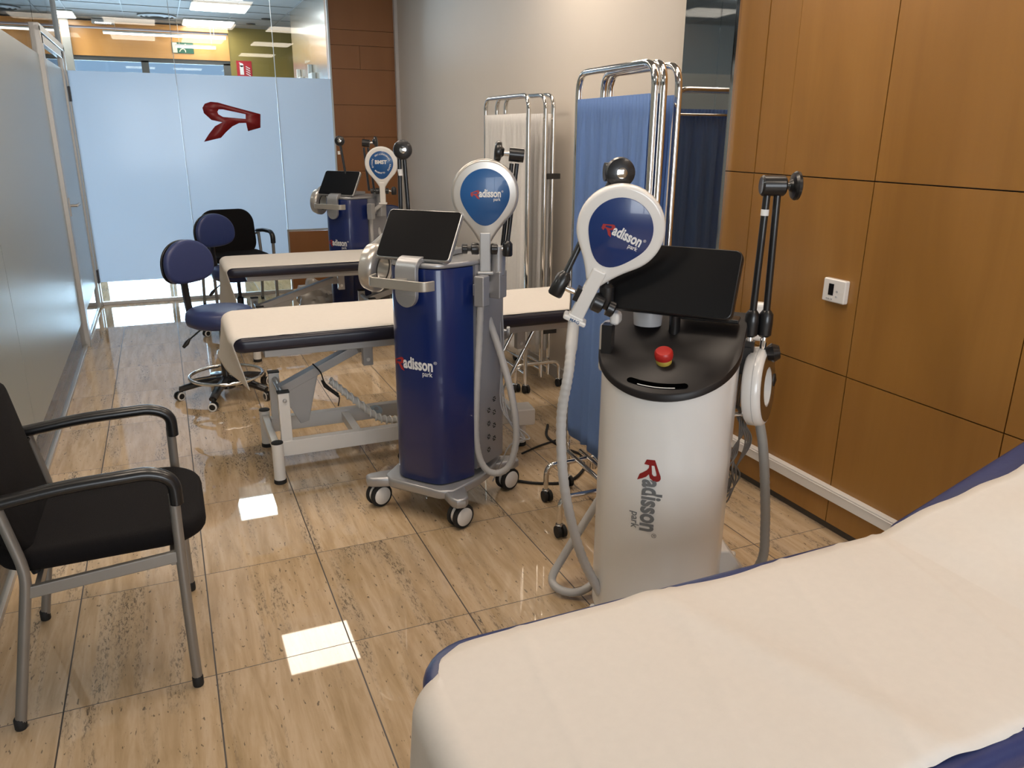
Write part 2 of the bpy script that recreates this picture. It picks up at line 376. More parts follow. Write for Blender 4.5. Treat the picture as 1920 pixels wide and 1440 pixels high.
# angled mirror between plaster and veneer
ma, mb = V(2.33, 2.955, 0), V(2.18, 3.125, 0); t = (mb-ma).normalized(); nrm = V(-t.y, t.x, 0); nrm = nrm if nrm.x < 0 else -nrm
mt = thing('wall_mirror', 'tall tinted mirror strip set between cream wall and wood panels, reflecting the blue curtain', 'mirror', (2.255, 3.04, 0))
q = [ma, mb, V(2.25, 3.2, 0), V(2.36, 3.1, 0)]; q = [p-V(2.255, 3.04, 0) for p in q]
obj('mirror_pane', B().loft([[p+V(0, 0, z) for p in q] for z in (.005, ZC-.01)]), MIRROR, mt)
obj('edge_trim', B().span((2.318-2.255, 2.935-3.04, 0), (2.332-2.255, 2.957-3.04, ZC-.01)), CHROME, mt)
# back: glazing, brown column, low panel
b = B(); Z = [0, 1.17, 1.495, 1.79, 2.115, 2.325, 2.46, ZC]
b.span((1.60, YB+.02, 0), (XW+.2, YB+.2, ZC))
for i in range(len(Z)-1):
    if i in (1, 4): b.span((1.585, YB, Z[i]+.002), (1.875, YB+.03, Z[i+1]-.002)); b.span((1.879, YB+(.0 if i == 1 else .006), Z[i]+.002), (XW+.01, YB+.03, Z[i+1]-.002))
    else: b.span((1.585, YB, Z[i]+.002), (XW+.01, YB+.03, Z[i+1]-.002))
struct('wall_back', b, BROWN)
struct('wall_back_low', B().span((1.085, YB-.005, .03), (1.6, YB+.03, .60)), BROWN)
struct('wall_far_side', B().span((1.60, YB+.2, 0), (1.66, 10.27, ZC)), wood_mat('satin_panel', (.16, .11, .06), (.21, .15, .085), (.27, .2, .12), .16, 1.0, .8))
struct('wall_far_right', B().span((1.045, YF, 0), (4, YF+.1, ZC)), P('brass_wall', (.30, .22, .055), .35, metal=.35, noise=.15, nscale=2))
struct('wall_far_fascia', B().span((-4.2, YF-.02, 2.455), (1.045, YF+.1, 2.78)).span((-4.2, YF-.10, 2.80), (1.045, YF+.1, 2.86)), ORANGE)
struct('wall_corridor', B().span((-4.3, -2.2, 0), (-4.2, YF+.1, ZC)), P('corridor_paint', (.5, .52, .52), .6))
# facade
fr = B()
fr.span((-4.2, YF, 2.40), (1.045, YF+.08, 2.455))
for x in (-4.0, -2.9, -1.9, -.03, 1.0): fr.span((x-.045, YF, 0), (x+.045, YF+.08, 2.42))
fr.span((-4.2, YF, 2.12), (1.045, YF+.07, 2.17)); fr.span((-4.2, YF, 0), (1.045, YF+.07, .08))
struct('window_4', fr, P('facade_frame', (.10, .095, .09), .4, metal=.5))
struct('window_4_glass', B().span((-4.2, YF+.03, .05), (1.045, YF+.04, 2.42)), clear_glass('facade_glass', (.80, .88, .95)))
struct('trim_3', B().span((-.955, YF-.12, 0), (-.855, YF-.02, ZC)), P('facade_post', (.36, .34, .31), .35, metal=.5))
struct('floor_outside', B().span((-9, 12.9, -.12), (9, 24, -.02)), P('pavement', (.4, .4, .4), .8))
# far glazed partition (window_1..3): clear panes, frosted band, joints
panes = [(XL+.02, .215, .03), (.219, 1.075, .03), (1.079, 1.583, .62)]
for i, (xa, xb, z0) in enumerate(panes):
    struct('window_%d' % (i+1), B().span((xa, YB, z0), (xb, YB+.010, ZC)), GLASS)
    f = struct('frosted_band', B().span((xa+.001, YB-.002, max(.212, z0)), (xb-.001, YB-.0005, 2.02)), FROST, parent=bpy.data.objects['window_%d' % (i+1)])
b = B()
for x in (.217, 1.077): b.span((x-.0022, YB-.003, .03), (x+.0022, YB+.012, ZC))
b.span((1.581, YB-.012, 0), (1.597, YB+.012, ZC))
struct('trim_4', b, P('glass_joint', (.55, .6, .62), .3))
struct('trim_5', B().span((XL, YB-.012, 0), (1.085, YB+.022, .03)).span((1.07, YB-.012, .03), (1.086, YB+.022, .62)).span((1.07, YB-.012, .605), (1.583, YB+.022, .622)), ALU, bevel=.002)
# logo on far glass (mirror written)
lg = map_bm(R_bm(), lambda x, y: V(.912-.52*x, YB-.0045, 1.445+.355*y))
tag(obj('glass_logo', lg, RED, solid=.001), 'large dark red mirrored letter R decal on the frosted far glass', 'decal')
# left glazed wall and door
sp = [(-2.2, 1.3), (1.304, 3.9), (3.904, 6.42)]
for i, (ya, yb) in enumerate(sp):
    o = struct('window_%d' % (i+5), B().span((XL-.010, ya, .02), (XL, yb, ZC)), GLASS)
    struct('frosted_band', B().span((XL+.0005, ya+.001, .205), (XL+.002, yb-.001, 2.02)), FROST2, parent=o)
struct('trim_6', B().span((XL-.022, -2.2, 0), (XL+.012, 6.42, .022)), ALU, bevel=.002)
b = B()
b.span((XL-.03, 6.40, 0), (XL+.03, 6.455, 2.2)); b.span((XL-.03, 7.93, 0), (XL+.03, 8.03, 2.2)); b.span((XL-.03, 6.40, 2.165), (XL+.03, 8.03, 2.215))
struct('door_1_frame', b, ALU, bevel=.003)
struct('window_8', B().span((XL-.010, 6.40, 2.215), (XL, YB, ZC)), GLASS)
struct('trim_7', B().span((XL-.02, YB-.018, 2.2), (XL+.02, YB+.018, ZC)), P('pale_joint', (.55, .6, .62), .3))
d = B(); d.span((XL-.02, 6.462, .012), (XL+.022, 6.60, 2.16)); d.span((XL-.02, 7.80, .012), (XL+.022, 7.925, 2.16)); d.span((XL-.02, 6.5, 2.10), (XL+.022, 7.9, 2.16)); d.span((XL-.015, 6.5, .012), (XL+.012, 7.9, .03))
door = struct('door_1', d, ALU, bevel=.003)
obj('door_pane', B().span((XL-.004, 6.55, .03), (XL+.004, 7.85, 2.12)), GLASS, door)
obj('frosted_band', B().span((XL+.0045, 6.6, .212), (XL+.006, 7.8, 2.02)), FROST2, door)
b = B(); b.box((XL+.027, 6.53, 1.01), (.012, .035, .13)); b.cyl((XL+.03, 6.53, 1.02), (XL+.075, 6.53, 1.02), .009); b.tube([(XL+.075, 6.53, 1.02), (XL+.08, 6.66, 1.02)], .010); 
obj('door_handle', b, ALU, door, bevel=.002)
for z in (1.83, .28): obj('hinge', B().span((XL+.02, 7.885, z-.06), (XL+.038, 7.955, z+.06)), DARK, door, bevel=.003)
# trunking on veneer wall
b = B(); b.span((XR-.028, 1.74, .148), (XR+.001, 3.0, .198)); b.span((XR-.030, 1.74, .186), (XR+.001, 3.0, .190))
tk = tag(obj('cable_trunking', b, WHITEM, bevel=.003), 'long white cable trunking running low along the wood wall', 'trunking')
tag(obj('socket_box', B().span((XR-.055, 1.60, .14), (XR+.001, 1.738, .245)), WHITE, bevel=.006), 'white socket box at end of the trunking behind the raised couch head', 'socket')
th = thing('thermostat', 'small white thermostat with dark display on the wood wall', 'thermostat', (XR, 2.213, .975))
obj('casing', B().span((-.024, -.055, -.045), (.001, .055, .045)), WHITE, th, bevel=.006)
obj('display', B().span((-.0255, .0, -.018), (-.022, .024, .026)), SCREEN, th)
b = B()
for k in range(3): b.cyl((-.0235, .028-.012*k, -.032), (-.027, .028-.012*k, -.032), .0035, 10)
for k in range(2): b.cyl((-.0235, -.018, .0-.02*k), (-.027, -.018, .0-.02*k), .004, 10)
obj('button', b, GREYP, th)
# ------------------------------------------------------------------ ceiling fittings
def emis(name, col, s):
    m = bpy.data.materials.new(name); m.use_nodes = True; b_ = m.node_tree.nodes['Principled BSDF']
    b_.inputs['Base Color'].default_value = (.8, .8, .8, 1); b_.inputs['Emission Color'].default_value = col+(1,); b_.inputs['Emission Strength'].default_value = s; return m
EW = emis('lamp_warm', (1, .84, .68), LAMP_W); EC = emis('lamp_cool', (1, .97, .92), LAMP_C)
def lamp(x, y, m, label, sx=.59, sy=.59):
    t = thing('ceiling_light', label, 'ceiling light', (x, y, ZC), 0, 'square panel lights in the tiled ceiling')
    obj('rim', B().box((0, 0, -.010), (sx+.03, sy+.03, .012)), WHITEM, t)
    obj('diffuser', B().box((0, 0, -.019), (sx, sy, .006)), m, t)
lamp(.82, 6.13, EW, 'warm square ceiling panel light above the far treatment couch')
for x, y, l in ((.82, 4.1, 'between the middle and the farthest couch'), (1.85, 4.1, 'added for fill by the cream wall near the white screen'), (1.85, 2.07, 'added for fill by the wood wall over the white machine'), (.82, 2.07, 'between the middle and the nearest couch'), (1.85, .04, 'added for fill by the wood wall over the couch head'), (-.15, 4.1, 'added for fill above the stool by the middle couch'), (-.15, 2.07, 'added for fill above the near visitor chair')):  # panels left and right of the middle row are unseen, added as fill
    lamp(x, y, EW, 'warm square ceiling panel light '+l)
lamp(.78, 11.7, EC, 'ceiling panel light nearest the orange fascia beyond the glass, right hand one')
lamp(.82, 10.2, EC, 'ceiling panel light second from the orange fascia beyond the glass')
lamp(.7, 9.2, EC, 'ceiling panel light just beyond the far glass')
lamp(-1.05, 11.6, EC, 'ceiling panel light beyond the glass door at upper left')
lamp(-1.9, 6.9, EC, 'corridor ceiling panel light behind the side glass near the door')
lamp(-1.9, 3.3, EC, 'corridor ceiling panel light behind the side glass beside the middle couch')
lamp(-1.9, .2, EC, 'corridor ceiling panel light behind the side glass beside the near chair')
df = thing('air_diffuser', 'round ringed air diffuser in the ceiling beyond the far glass', 'vent', (.17, 11.3, ZC))
b = B()
for r in (.22, .165, .11): b.lathe([(r, -.002), (r, -.016), (r-.03, -.022), (r-.03, -.002)], seg=36)
obj('ring', b, P('diffuser_grey', (.25, .25, .25), .5), df)
for x, y, l in ((1.42, 11.0, 'dark spot fitting nearer the glass in the tiled ceiling'), (1.30, 11.6, 'dark spot fitting nearer the brass wall in the tiled ceiling')):
    tag(obj('ceiling_spot', B().lathe([(.06, -.001), (.055, -.012), (.03, -.014)], (x, y, ZC)), DARK), l, 'ceiling spot')
for xa, xb, y, z, l in ((-.47, .99, YF-.35, 2.70, 'long white linear light in front of the orange fascia'), (.36, .86, YF-.25, 2.585, 'short lower glowing bar imitating a reflection beside the green exit sign')):  # short bar is an added glow standing in for a reflection, not a fitting
    t = thing('light_bar', l, 'light', ((xa+xb)/2, y, z))
    obj('housing', B().box((0, 0, .022), (xb-xa, .06, .02)), ALU, t); obj('diffuser', B().box((0, 0, .002), (xb-xa-.01, .05, .02)), emis('glow_line', (1, .93, .84), 3.5), t)
    for s in (-.4, .4): obj('hanger', B().cyl((s*(xb-xa), 0, .03), (s*(xb-xa), 0, ZC-z), .003, 6), ALU, t)
t = thing('emergency_light', 'small grey emergency light with a row of leds under the far ceiling', 'emergency light', (-.455, YF-.2, 2.86))
obj('housing', B().box((0, 0, -.015), (.26, .09, .06)), GREYP, t, bevel=.008)
b = B()
for k in range(8): b.box((-.084+k*.024, -.046, -.034), (.014, .004, .014))
obj('led', b, emis('led', (1, 1, 1), 4), t)
# exit sign with running figure
t = thing('exit_sign', 'green running-man exit sign on the orange fascia beyond the glass', 'sign', (.457, YF-.0265, 2.595))
obj('panel', B().box((0, 0, 0), (.27, .012, .135)), P('sign_green', (.01, .09, .05), .4), t, bevel=.002)
b = B(); b.box((-.098, -.0075, 0), (.055, .003, .125)); 
b.prism(circle(.012, 14, .035, .040), 0, .003, frame((0, -.006, 0), (1, 0, 0), (0, -1, 0)))
for a, c, w_ in (((.03, .025), (.0, -.01), .022), ((.03, .022), (.062, .005), .010), ((.02, .022), (-.012, .012), .010), ((.0, -.008), (.03, -.03), .012), ((.03, -.03), (.03, -.055), .011), ((.0, -.008), (-.03, -.025), .012), ((-.03, -.025), (-.045, -.05), .011)):
    b.bar((a[0], -.0075, a[1]), (c[0], -.0075, c[1]), w_, .003, up=(0, 1, 0))
obj('pictogram', b, P('sign_cream', (.7, .66, .5), .5), t)
t = thing('fire_sign', 'red fire extinguisher sign on the brass coloured wall', 'sign', (1.223, YF-.008, 2.365))
obj('panel', B().box((0, 0, 0), (.2, .006, .2)), P('sign_red', (.42, .01, .02), .4), t)
b = B(); b.box((-.035, -.0045, -.02), (.05, .003, .12)); b.prism(circle(.025, 16, -.035, .045), 0, .002, frame((0, -.004, 0), (1, 0, 0), (0, -1, 0))); b.bar((-.03, -.0045, .06), (-.065, -.0045, .075), .012, .002, up=(0, 1, 0))
for k in range(4): b.bar((.02, -.0045, .03-.03*k), (.075, -.0045, -.0-.03*k), .010, .003, up=(0, 1, 0))
obj('pictogram', b, LETW, t)
for y, l in ((9.80, 'white wall bracket further along the satin side panel'), (9.05, 'white wall bracket nearer the glass on the satin side panel')):
    tag(obj('wall_bracket', B().span((1.555, y-.03, 2.0), (1.599, y+.0, 2.22)).span((1.555, y-.22, 2.0), (1.599, y-.03, 2.13)), WHITE, bevel=.006), l, 'bracket')
# ------------------------------------------------------------------ couches
def cushion_bm(x0, x1, y0, y1, z0, z1, r=.055, bev=.024):
    return B().prism(rrect(x1-x0, y1-y0, r, 8, (x0+x1)/2, (y0+y1)/2), z0, z1, bev=bev, nb=5)
def couch(name, label, x0, yc, zt, L, W, vinyl, brx=.60, back=None):
    t = thing(name, label, 'treatment couch', (x0, yc, 0), 0)
    th_ = .066; zf = zt-th_
    if back is None: obj('cushion', cushion_bm(0, L, -W/2, W/2, zf, zt), vinyl, t, ang=60)
    else:
        xb, ang, Lb = back
        obj('cushion', cushion_bm(.018, xb, -W/2, W/2, zf, zt, .115), vinyl, t, ang=60)
        bb = cushion_bm(0, Lb, -W/2, W/2, -th_, 0)
        M = Matrix.Translation((xb+.012, 0, zt)) @ Matrix.Rotation(-ang, 4, 'Y')
        bmesh.ops.transform(bb.bm, matrix=M, verts=bb.bm.verts); obj('headrest', bb, vinyl, t, ang=60)
    b = B(); xe = (L if back is None else back[0])-.12
    for s in (-1, 1): b.span((.13, s*.235-.02, zf-.036), (xe, s*.235+.02, zf-.001))
    for x in (.15, .75, xe-.03): b.span((x-.02, -.22, zf-.034), (x+.02, .22, zf-.002))
    obj('top_frame', b, GREYM, t, bevel=.003)
    zs_ = .41 if zt > .69 else .37
    b = B()
    for s in (-1, 1):
        b.span((.17, s*.17-.022, .105), (1.40, s*.17+.022, .178))
    b.span((.52, -.15, .12), (.56, .15, .165)); b.span((1.0, -.15, .12), (1.04, .15, .165)); obj('base_frame', b, WHITEM, t, bevel=.003)
    for x in (.150, 1.36):
        b = B(); b.bar((x, -.24, .155), (x, .24, .155), .032, .045); obj('cross_bar', b, WHITEM, t, bevel=.003)
        for s in (-1, 1):
            lg_ = obj('leg', B().lathe([(.026, .012), (.026, .195)], (x, s*.24, 0), seg=24), WHITEM, t)
            obj('rubber_foot', B().lathe([(.0265, 0), (.0285, .002), (.0285, .018), (.0265, .02)], (x, s*.24, 0), seg=24), RUBBER, lg_)
            obj('cap', B().lathe([(.0265, .195), (.0265, .2), (.022, .202)], (x, s*.24, 0), seg=24), RUBBER, lg_)
    for px_, sg in ((.205, 1), (1.0, 1)):
        for s in (-1, 1):
            p = obj('pivot_post', B().span((px_-.028, s*.17-.018, .105), (px_+.022, s*.17+.018, zs_)), WHITEM, t, bevel=.003)
            obj('cap', B().span((px_-.030, s*.17-.020, zs_), (px_+.024, s*.17+.020, zs_+.006)), RUBBER, p)
            obj('pivot_bolt', B().lathe([(.010, 0), (.009, .006), (.004, .009)], (px_-.0, s*.19, zs_-.035), (0, s, 0), 14), GREYM, p)
        a = V(px_, 0, zs_-.04); xb2 = px_+brx-.205; e = V(xb2-.02, 0, zf-.10)
        b = B(); b.bar(a, e, .06, .042); b.cyl((px_, -.17, zs_-.035), (px_, .17, zs_-.035), .016, 14)
        if px_ < .5:
            b.prism([(a.x, a.z), (a.x+(e.x-a.x)*.5, a.z+(e.z-a.z)*.5), (a.x+.125, .205), (a.x+.085, .195)], -.025, .025, frame((0, 0, 0), (1, 0, 0), (0, -1, 0)))
        obj('lift_arm', b, GREYM, t, bevel=.003)
        for s in (-1, 1):
            br = obj('hinge_bracket', B().span((xb2-.015, s*.12-.02, zf-.155), (xb2+.032, s*.12+.02, zf-.03)), GREYM, t, bevel=.003)
            obj('bolt', B().lathe([(.010, 0), (.008, .005)], (xb2+.008, s*.14, zf-.125), (0, s, 0), 12), WHITEM, br)
    b = B(); b.tube([(L-.35, -.10, zf-.04), (L-.55, -.10, .24)], .010, 10); b.tube([(L-.35, .10, zf-.04), (L-.55, .10, .24)], .010, 10)
    if back is None: obj('gas_strut', b, CHROME, t)
    return t
def paper(label, x0, x1, yn, yf, zt, hang, wr=0, headang=0, xb=None, lb=0, nearcurve=0, creases=(), r=.035):
    """thin sheet: top surface from x1 to x0, rolled over the left end, hanging; hang = (near, far) lengths"""
    nv = 22; prof = []
    if xb is not None:
        n = 26
        for i in range(n): 
            s = lb*(1-i/n); prof.append(('h', s))
    n = 60 if r < .04 else 170; xa = x1 if xb is None else xb
    for i in range(n+1): prof.append(('t', xa+(x0+r-xa)*i/n))
    for i in range(1, 9): prof.append(('a', PI/2*i/8))
    for i in range(1, 15): prof.append(('d', i/14))
    bm = bmesh.new(); rows = []; rnd = random.Random(int(x0*1000)+7)
    for k, (kind, s) in enumerate(prof):
        row = []
        for j in range(nv+1):
            v = j/nv; y = yn+(yf-yn)*v; e = .0
            k = k if r < .04 else k*.36
            wob = .0018*math.sin(k*.55+v*3.1)+.0012*math.sin(k*1.3+v*9)
            if kind == 'h':
                x = xb+.012+s*math.cos(headang); z = zt+s*math.sin(headang)+.009+.012*math.exp(-((s-.05)/.06)**2)
                yy = y-(.085*(s/lb)*(v > .5)*(v-.5)*2+.004*math.sin(s*40)*(v)) + (nearcurve*(1-v)*(s/lb))
                z += .004*math.sin(s*22+v*4)+.005*math.sin(v*9+s*7)*math.sin(v*PI)
                row.append(bm.verts.new((x, yy, z))); continue
            hm = wr*(.0025*math.sin((s if kind == 't' else 0)*9+v*2)+.0075*math.exp(-(((s if kind == 't' else 0)-x0-.52-.20*(1-v))/.045)**2)*(kind == 't'))
            for (cx, sl, amp) in creases:
                if kind == 't': hm += amp*math.exp(-((s-(cx+sl*v))/(.006 if r < .04 else .011))**2)
            edge = .0015*math.sin(k*.9)*(1 if kind == 't' else 0)
            yy = y+edge*(1 if v > .9 else 0)+(wob*.8 if v in (0, 1) else 0)
            dz = -.010*max(0, 1-v*9)**2-.010*max(0, 1-(1-v)*9)**2
            cin = .028*max(0, (v-.84)/.16)**2+.015*max(0, (.2-v)/.2)**2
            if r > .04: sx_ = s if kind == 't' else x0; yy -= .050*max(0, 1-(sx_-x0)/.16)**2*max(0, (v-.7)/.3)**1.3; cin = .05*max(0, (v-.8)/.2)**2
            if kind == 't': row.append(bm.verts.new((s+cin*max(0, 1-(s-x0)/.12), yy, zt+.0055+hm+dz*.45)))
            elif kind == 'a': row.append(bm.verts.new((x0+cin+r-math.sin(s)*(r+.004), yy, zt+.0055-r+math.cos(s)*r+dz*.45*math.cos(s))))
            else:
                hl = hang[0]*(1-v)+hang[1]*v
                row.append(bm.verts.new((x0+cin*(1-.4*s)-.004-.045*s*v+.055*s*(1-v)+.006*s*math.sin(v*9), yy+.02*s*(v-.2), zt-r-s*hl+.0035)))
        rows.append(row)
    for a, b_ in zip(rows, rows[1:]):
        for j in range(nv): bm.faces.new((a[j], a[j+1], b_[j+1], b_[j]))
    o = obj('paper_cover', bm, PAPER, solid=.0012, ang=80)
    return tag(o, label, 'couch cover', 'white paper covers on the treatment couches')
couch('treatment_couch', 'nearest treatment couch, blue vinyl with raised head end, filling the lower right', .290, .875, .650, 1.845, .60, VNAVY, back=(1.16, math.radians(19), .66))
paper('wide pale paper cover spread over the nearest couch in the foreground', .281, 1.45, .595, 1.150, .650, (.42, .42), wr=1, headang=math.radians(19), xb=1.45, lb=.64, r=.05, creases=((.44, .08, .0022), (.66, .20, .0028), (.93, .22, .0045), (1.12, .20, .003), (1.30, .12, .0035)))
couch('treatment_couch', 'middle treatment couch with dark vinyl edge behind the blue machine', .19, 3.67, .705, 1.86, .60, VDARK)
paper('white paper cover on the middle couch, hanging over the footring of the blue stool', .183, 2.045, 3.385, 3.965, .705, (.20, .19), creases=((.40, -.14, .0014), (.95, -.2, .0012)))
couch('treatment_couch', 'farthest treatment couch in front of the black visitor chair', .32, 5.78, .668, 1.80, .60, VDARK, brx=.78)
paper('white paper cover on the farthest couch beside the far blue machine', .313, 2.10, 5.495, 6.075, .668, (.22, .34), creases=())
# hand control, spiral cord, box on the middle couch
t = thing('spiral_cable_sleeve', 'clear spiral cable sleeve drooping under the middle couch', 'cable sleeve', (.63, 3.62, .38))
pts = catmull([(0, 0, .02), (.06, -.01, -.04), (.14, -.02, -.115), (.22, -.02, -.19), (.30, -.02, -.215), (.38, -.01, -.205)], 10)
b = B(); seg = []
L_ = len(pts)
hel = []
for i in range(L_*4-3):
    k = i/4; i0 = int(k); p = pts[i0].lerp(pts[min(i0+1, L_-1)], k-i0); a = k*1.9
    hel.append(p+V(.2*math.sin(a), math.cos(a), .95*math.sin(a))*.019)
obj('spiral', B().tube(hel, .005, 6), P('milky_plastic', (.80, .79, .76), .3), t); obj('cable', B().tube(pts, .015, 10), P('sleeve_core', (.66, .64, .60), .35), t)
b = B(); b.tube(catmull([(.55, 3.60, .50), (.575, 3.55, .47), (.60, 3.59, .40), (.66, 3.6, .33), (.66, 3.62, .27)], 8), .0035, 6); b.tube([(.585, 3.6, .415), (.60, 3.6, .385), (.655, 3.6, .335), (.66, 3.61, .32)], [.004, .009, .009, .004], 8)
tag(obj('power_cable', b, RUBBER), 'thin dark cable with inline switch looped over the lift arm of the middle couch', 'cable')
t = thing('hand_control', 'pale blue oval hand control lying under the middle couch', 'hand control', (.86, 3.70, .182))
obj('shell', B().lathe([(.001, .0), (.028, .004), (.034, .014), (.028, .024), (.001, .028)], (0, 0, 0), (.1, -.5, 1), 20), P('pale_blue', (.45, .55, .62), .4), t)
obj('key_area', B().lathe([(.012, .027), (.01, .031), (.001, .032)], (0, 0, 0), (.1, -.5, 1), 14), GREYP, t)
b = B(); M = Matrix.Rotation(math.radians(-8), 3, 'Z'); b.box((1.505, 3.34, .205), (.125, .12, .085), M)
tag(obj('control_box', b, WHITEM, bevel=.008), 'white control box fixed beside the right leg of the middle couch', 'control box')
b = B()
for i, pp in enumerate(([(1.0, 3.55, .11), (.94, 3.42, .05), (.90, 3.34, .008), (.97, 3.22, .006), (1.05, 3.15, .006)], [(1.02, 3.58, .11), (.97, 3.50, .07), (.91, 3.47, .02), (.96, 3.36, .008), (1.06, 3.3, .008)])):
    b.tube(catmull(pp, 8), .004, 6)
tag(obj('floor_cable', b, RUBBER), 'thin cables curling on the floor left of the middle blue machine', 'cable')
b = B(); b.tube(catmull([(1.30, 3.06, .008), (1.42, 2.96, .006), (1.56, 2.92, .006), (1.7, 3.02, .006), (1.76, 3.16, .006)], 8), .007, 8)
b.tube(catmull([(1.5, 3.30, .008), (1.62, 3.36, .006), (1.74, 3.40, .006), (1.85, 3.44, .006)], 8), .005, 8)
b.tube(catmull([(1.80, 3.62, .006), (1.72, 3.46, .006), (1.73, 3.3, .006), (1.80, 3.1, .006), (1.86, 2.8, .006)], 8), .007, 8)
tag(obj('power_cable', b, RUBBER), 'black power cable on the floor between the blue and the white machines', 'cable')
# ------------------------------------------------------------------ visitor chairs
def chair(label, loc, rz, group=None):
    t = thing('visitor_chair', label, 'chair', loc, rz)
    W, D = .27, .2235
    def seatpad(w, l, r, cx, cy): return rrect(w, l, r, 8, cx, cy)
    b = B().prism(seatpad(.475, .53, .12, 0, -.035), .425, .487, bev=.026, nb=4)
    for v in b.bm.verts: v.co.z += .10*(v.co.y)*-.08 - .012*math.cos(v.co.x*6) + .012
    obj('seat', b, FABRICK, t, ang=60)
    bk = B().prism(rrect(.49, .42, .13, 8), -.02, .025, bev=.02, nb=4)
    for v in bk.bm.verts: v.co.z += .035*(v.co.x/.245)**2*-1
    M = Matrix.Translation((0, .165, .655)) @ Matrix.Rotation(math.radians(90-10), 4, 'X')
    bmesh.ops.transform(bk.bm, matrix=M, verts=bk.bm.verts); obj('backrest', bk, FABRICK, t, ang=60)
    for s in (-1, 1):
        f = obj('front_leg', B().tube([(s*W, -D, .012), (s*W, -D, .40), (s*W, -D-.003, .615)], .0140, 12, sy=1.0), ALU2, t)
        obj('rubber_tip', B().lathe([(.014, 0), (.0155, .004), (.0155, .03), (.0135, .034)], (s*W, -D, 0), seg=16), RUBBER, f)
        r_ = obj('rear_leg', B().tube(fillet([(s*W, D, .012), (s*W, D-.083, .455), (s*W, D-.045, .665)], .05), .0140, 12), ALU2, t)
        obj('rubber_tip', B().lathe([(.014, 0), (.0155, .004), (.0155, .03), (.0135, .034)], (s*W, D, 0), seg=16), RUBBER, r_)
        obj('side_rail', B().bar((s*W, -D, .428), (s*W, D-.078, .402), .016, .034), ALU2, t, bevel=.003)
        pts = fillet([(s*W, D-.02, .655), (s*W, D-.20, .678), (s*W, -D+.045, .683), (s*W, -D-.008, .655), (s*W, -D-.008, .585)], [.06, .05, .055], 7)
        obj('armrest', B().tube(pts, .022, 14, sy=.8), BLACKP, t)
    b = B(); b.bar((-W, -D+.02, .415), (W, -D+.02, .415), .014, .028); b.bar((-W, D-.10, .40), (W, D-.10, .40), .014, .028); obj('cross_rail', b, ALU2, t, bevel=.002)
    b = B(); 
    for s in (-1, 1): b.tube([(s*.2, .13, .42), (s*.2, .175, .55), (s*.2, .19, .66)], .011, 10); b.tube([(s*.2, .19, .62), (s*W, D-.05, .64)], .009, 8)
    obj('back_support', b, BLACKP, t)
    return t
ALU2 = P('chair_grey_metal', (.27, .255, .235), .38, metal=.5, noise=.05)
c1 = chair('black fabric visitor chair with grey legs at the left, nearest the camera', (-.296, 2.372, 0), PI/2)
c1['group'] = 'black visitor chairs'
dup(c1, (.54, 7.50, 0), math.radians(11.5), 'black visitor chair with its back to the far frosted glass')
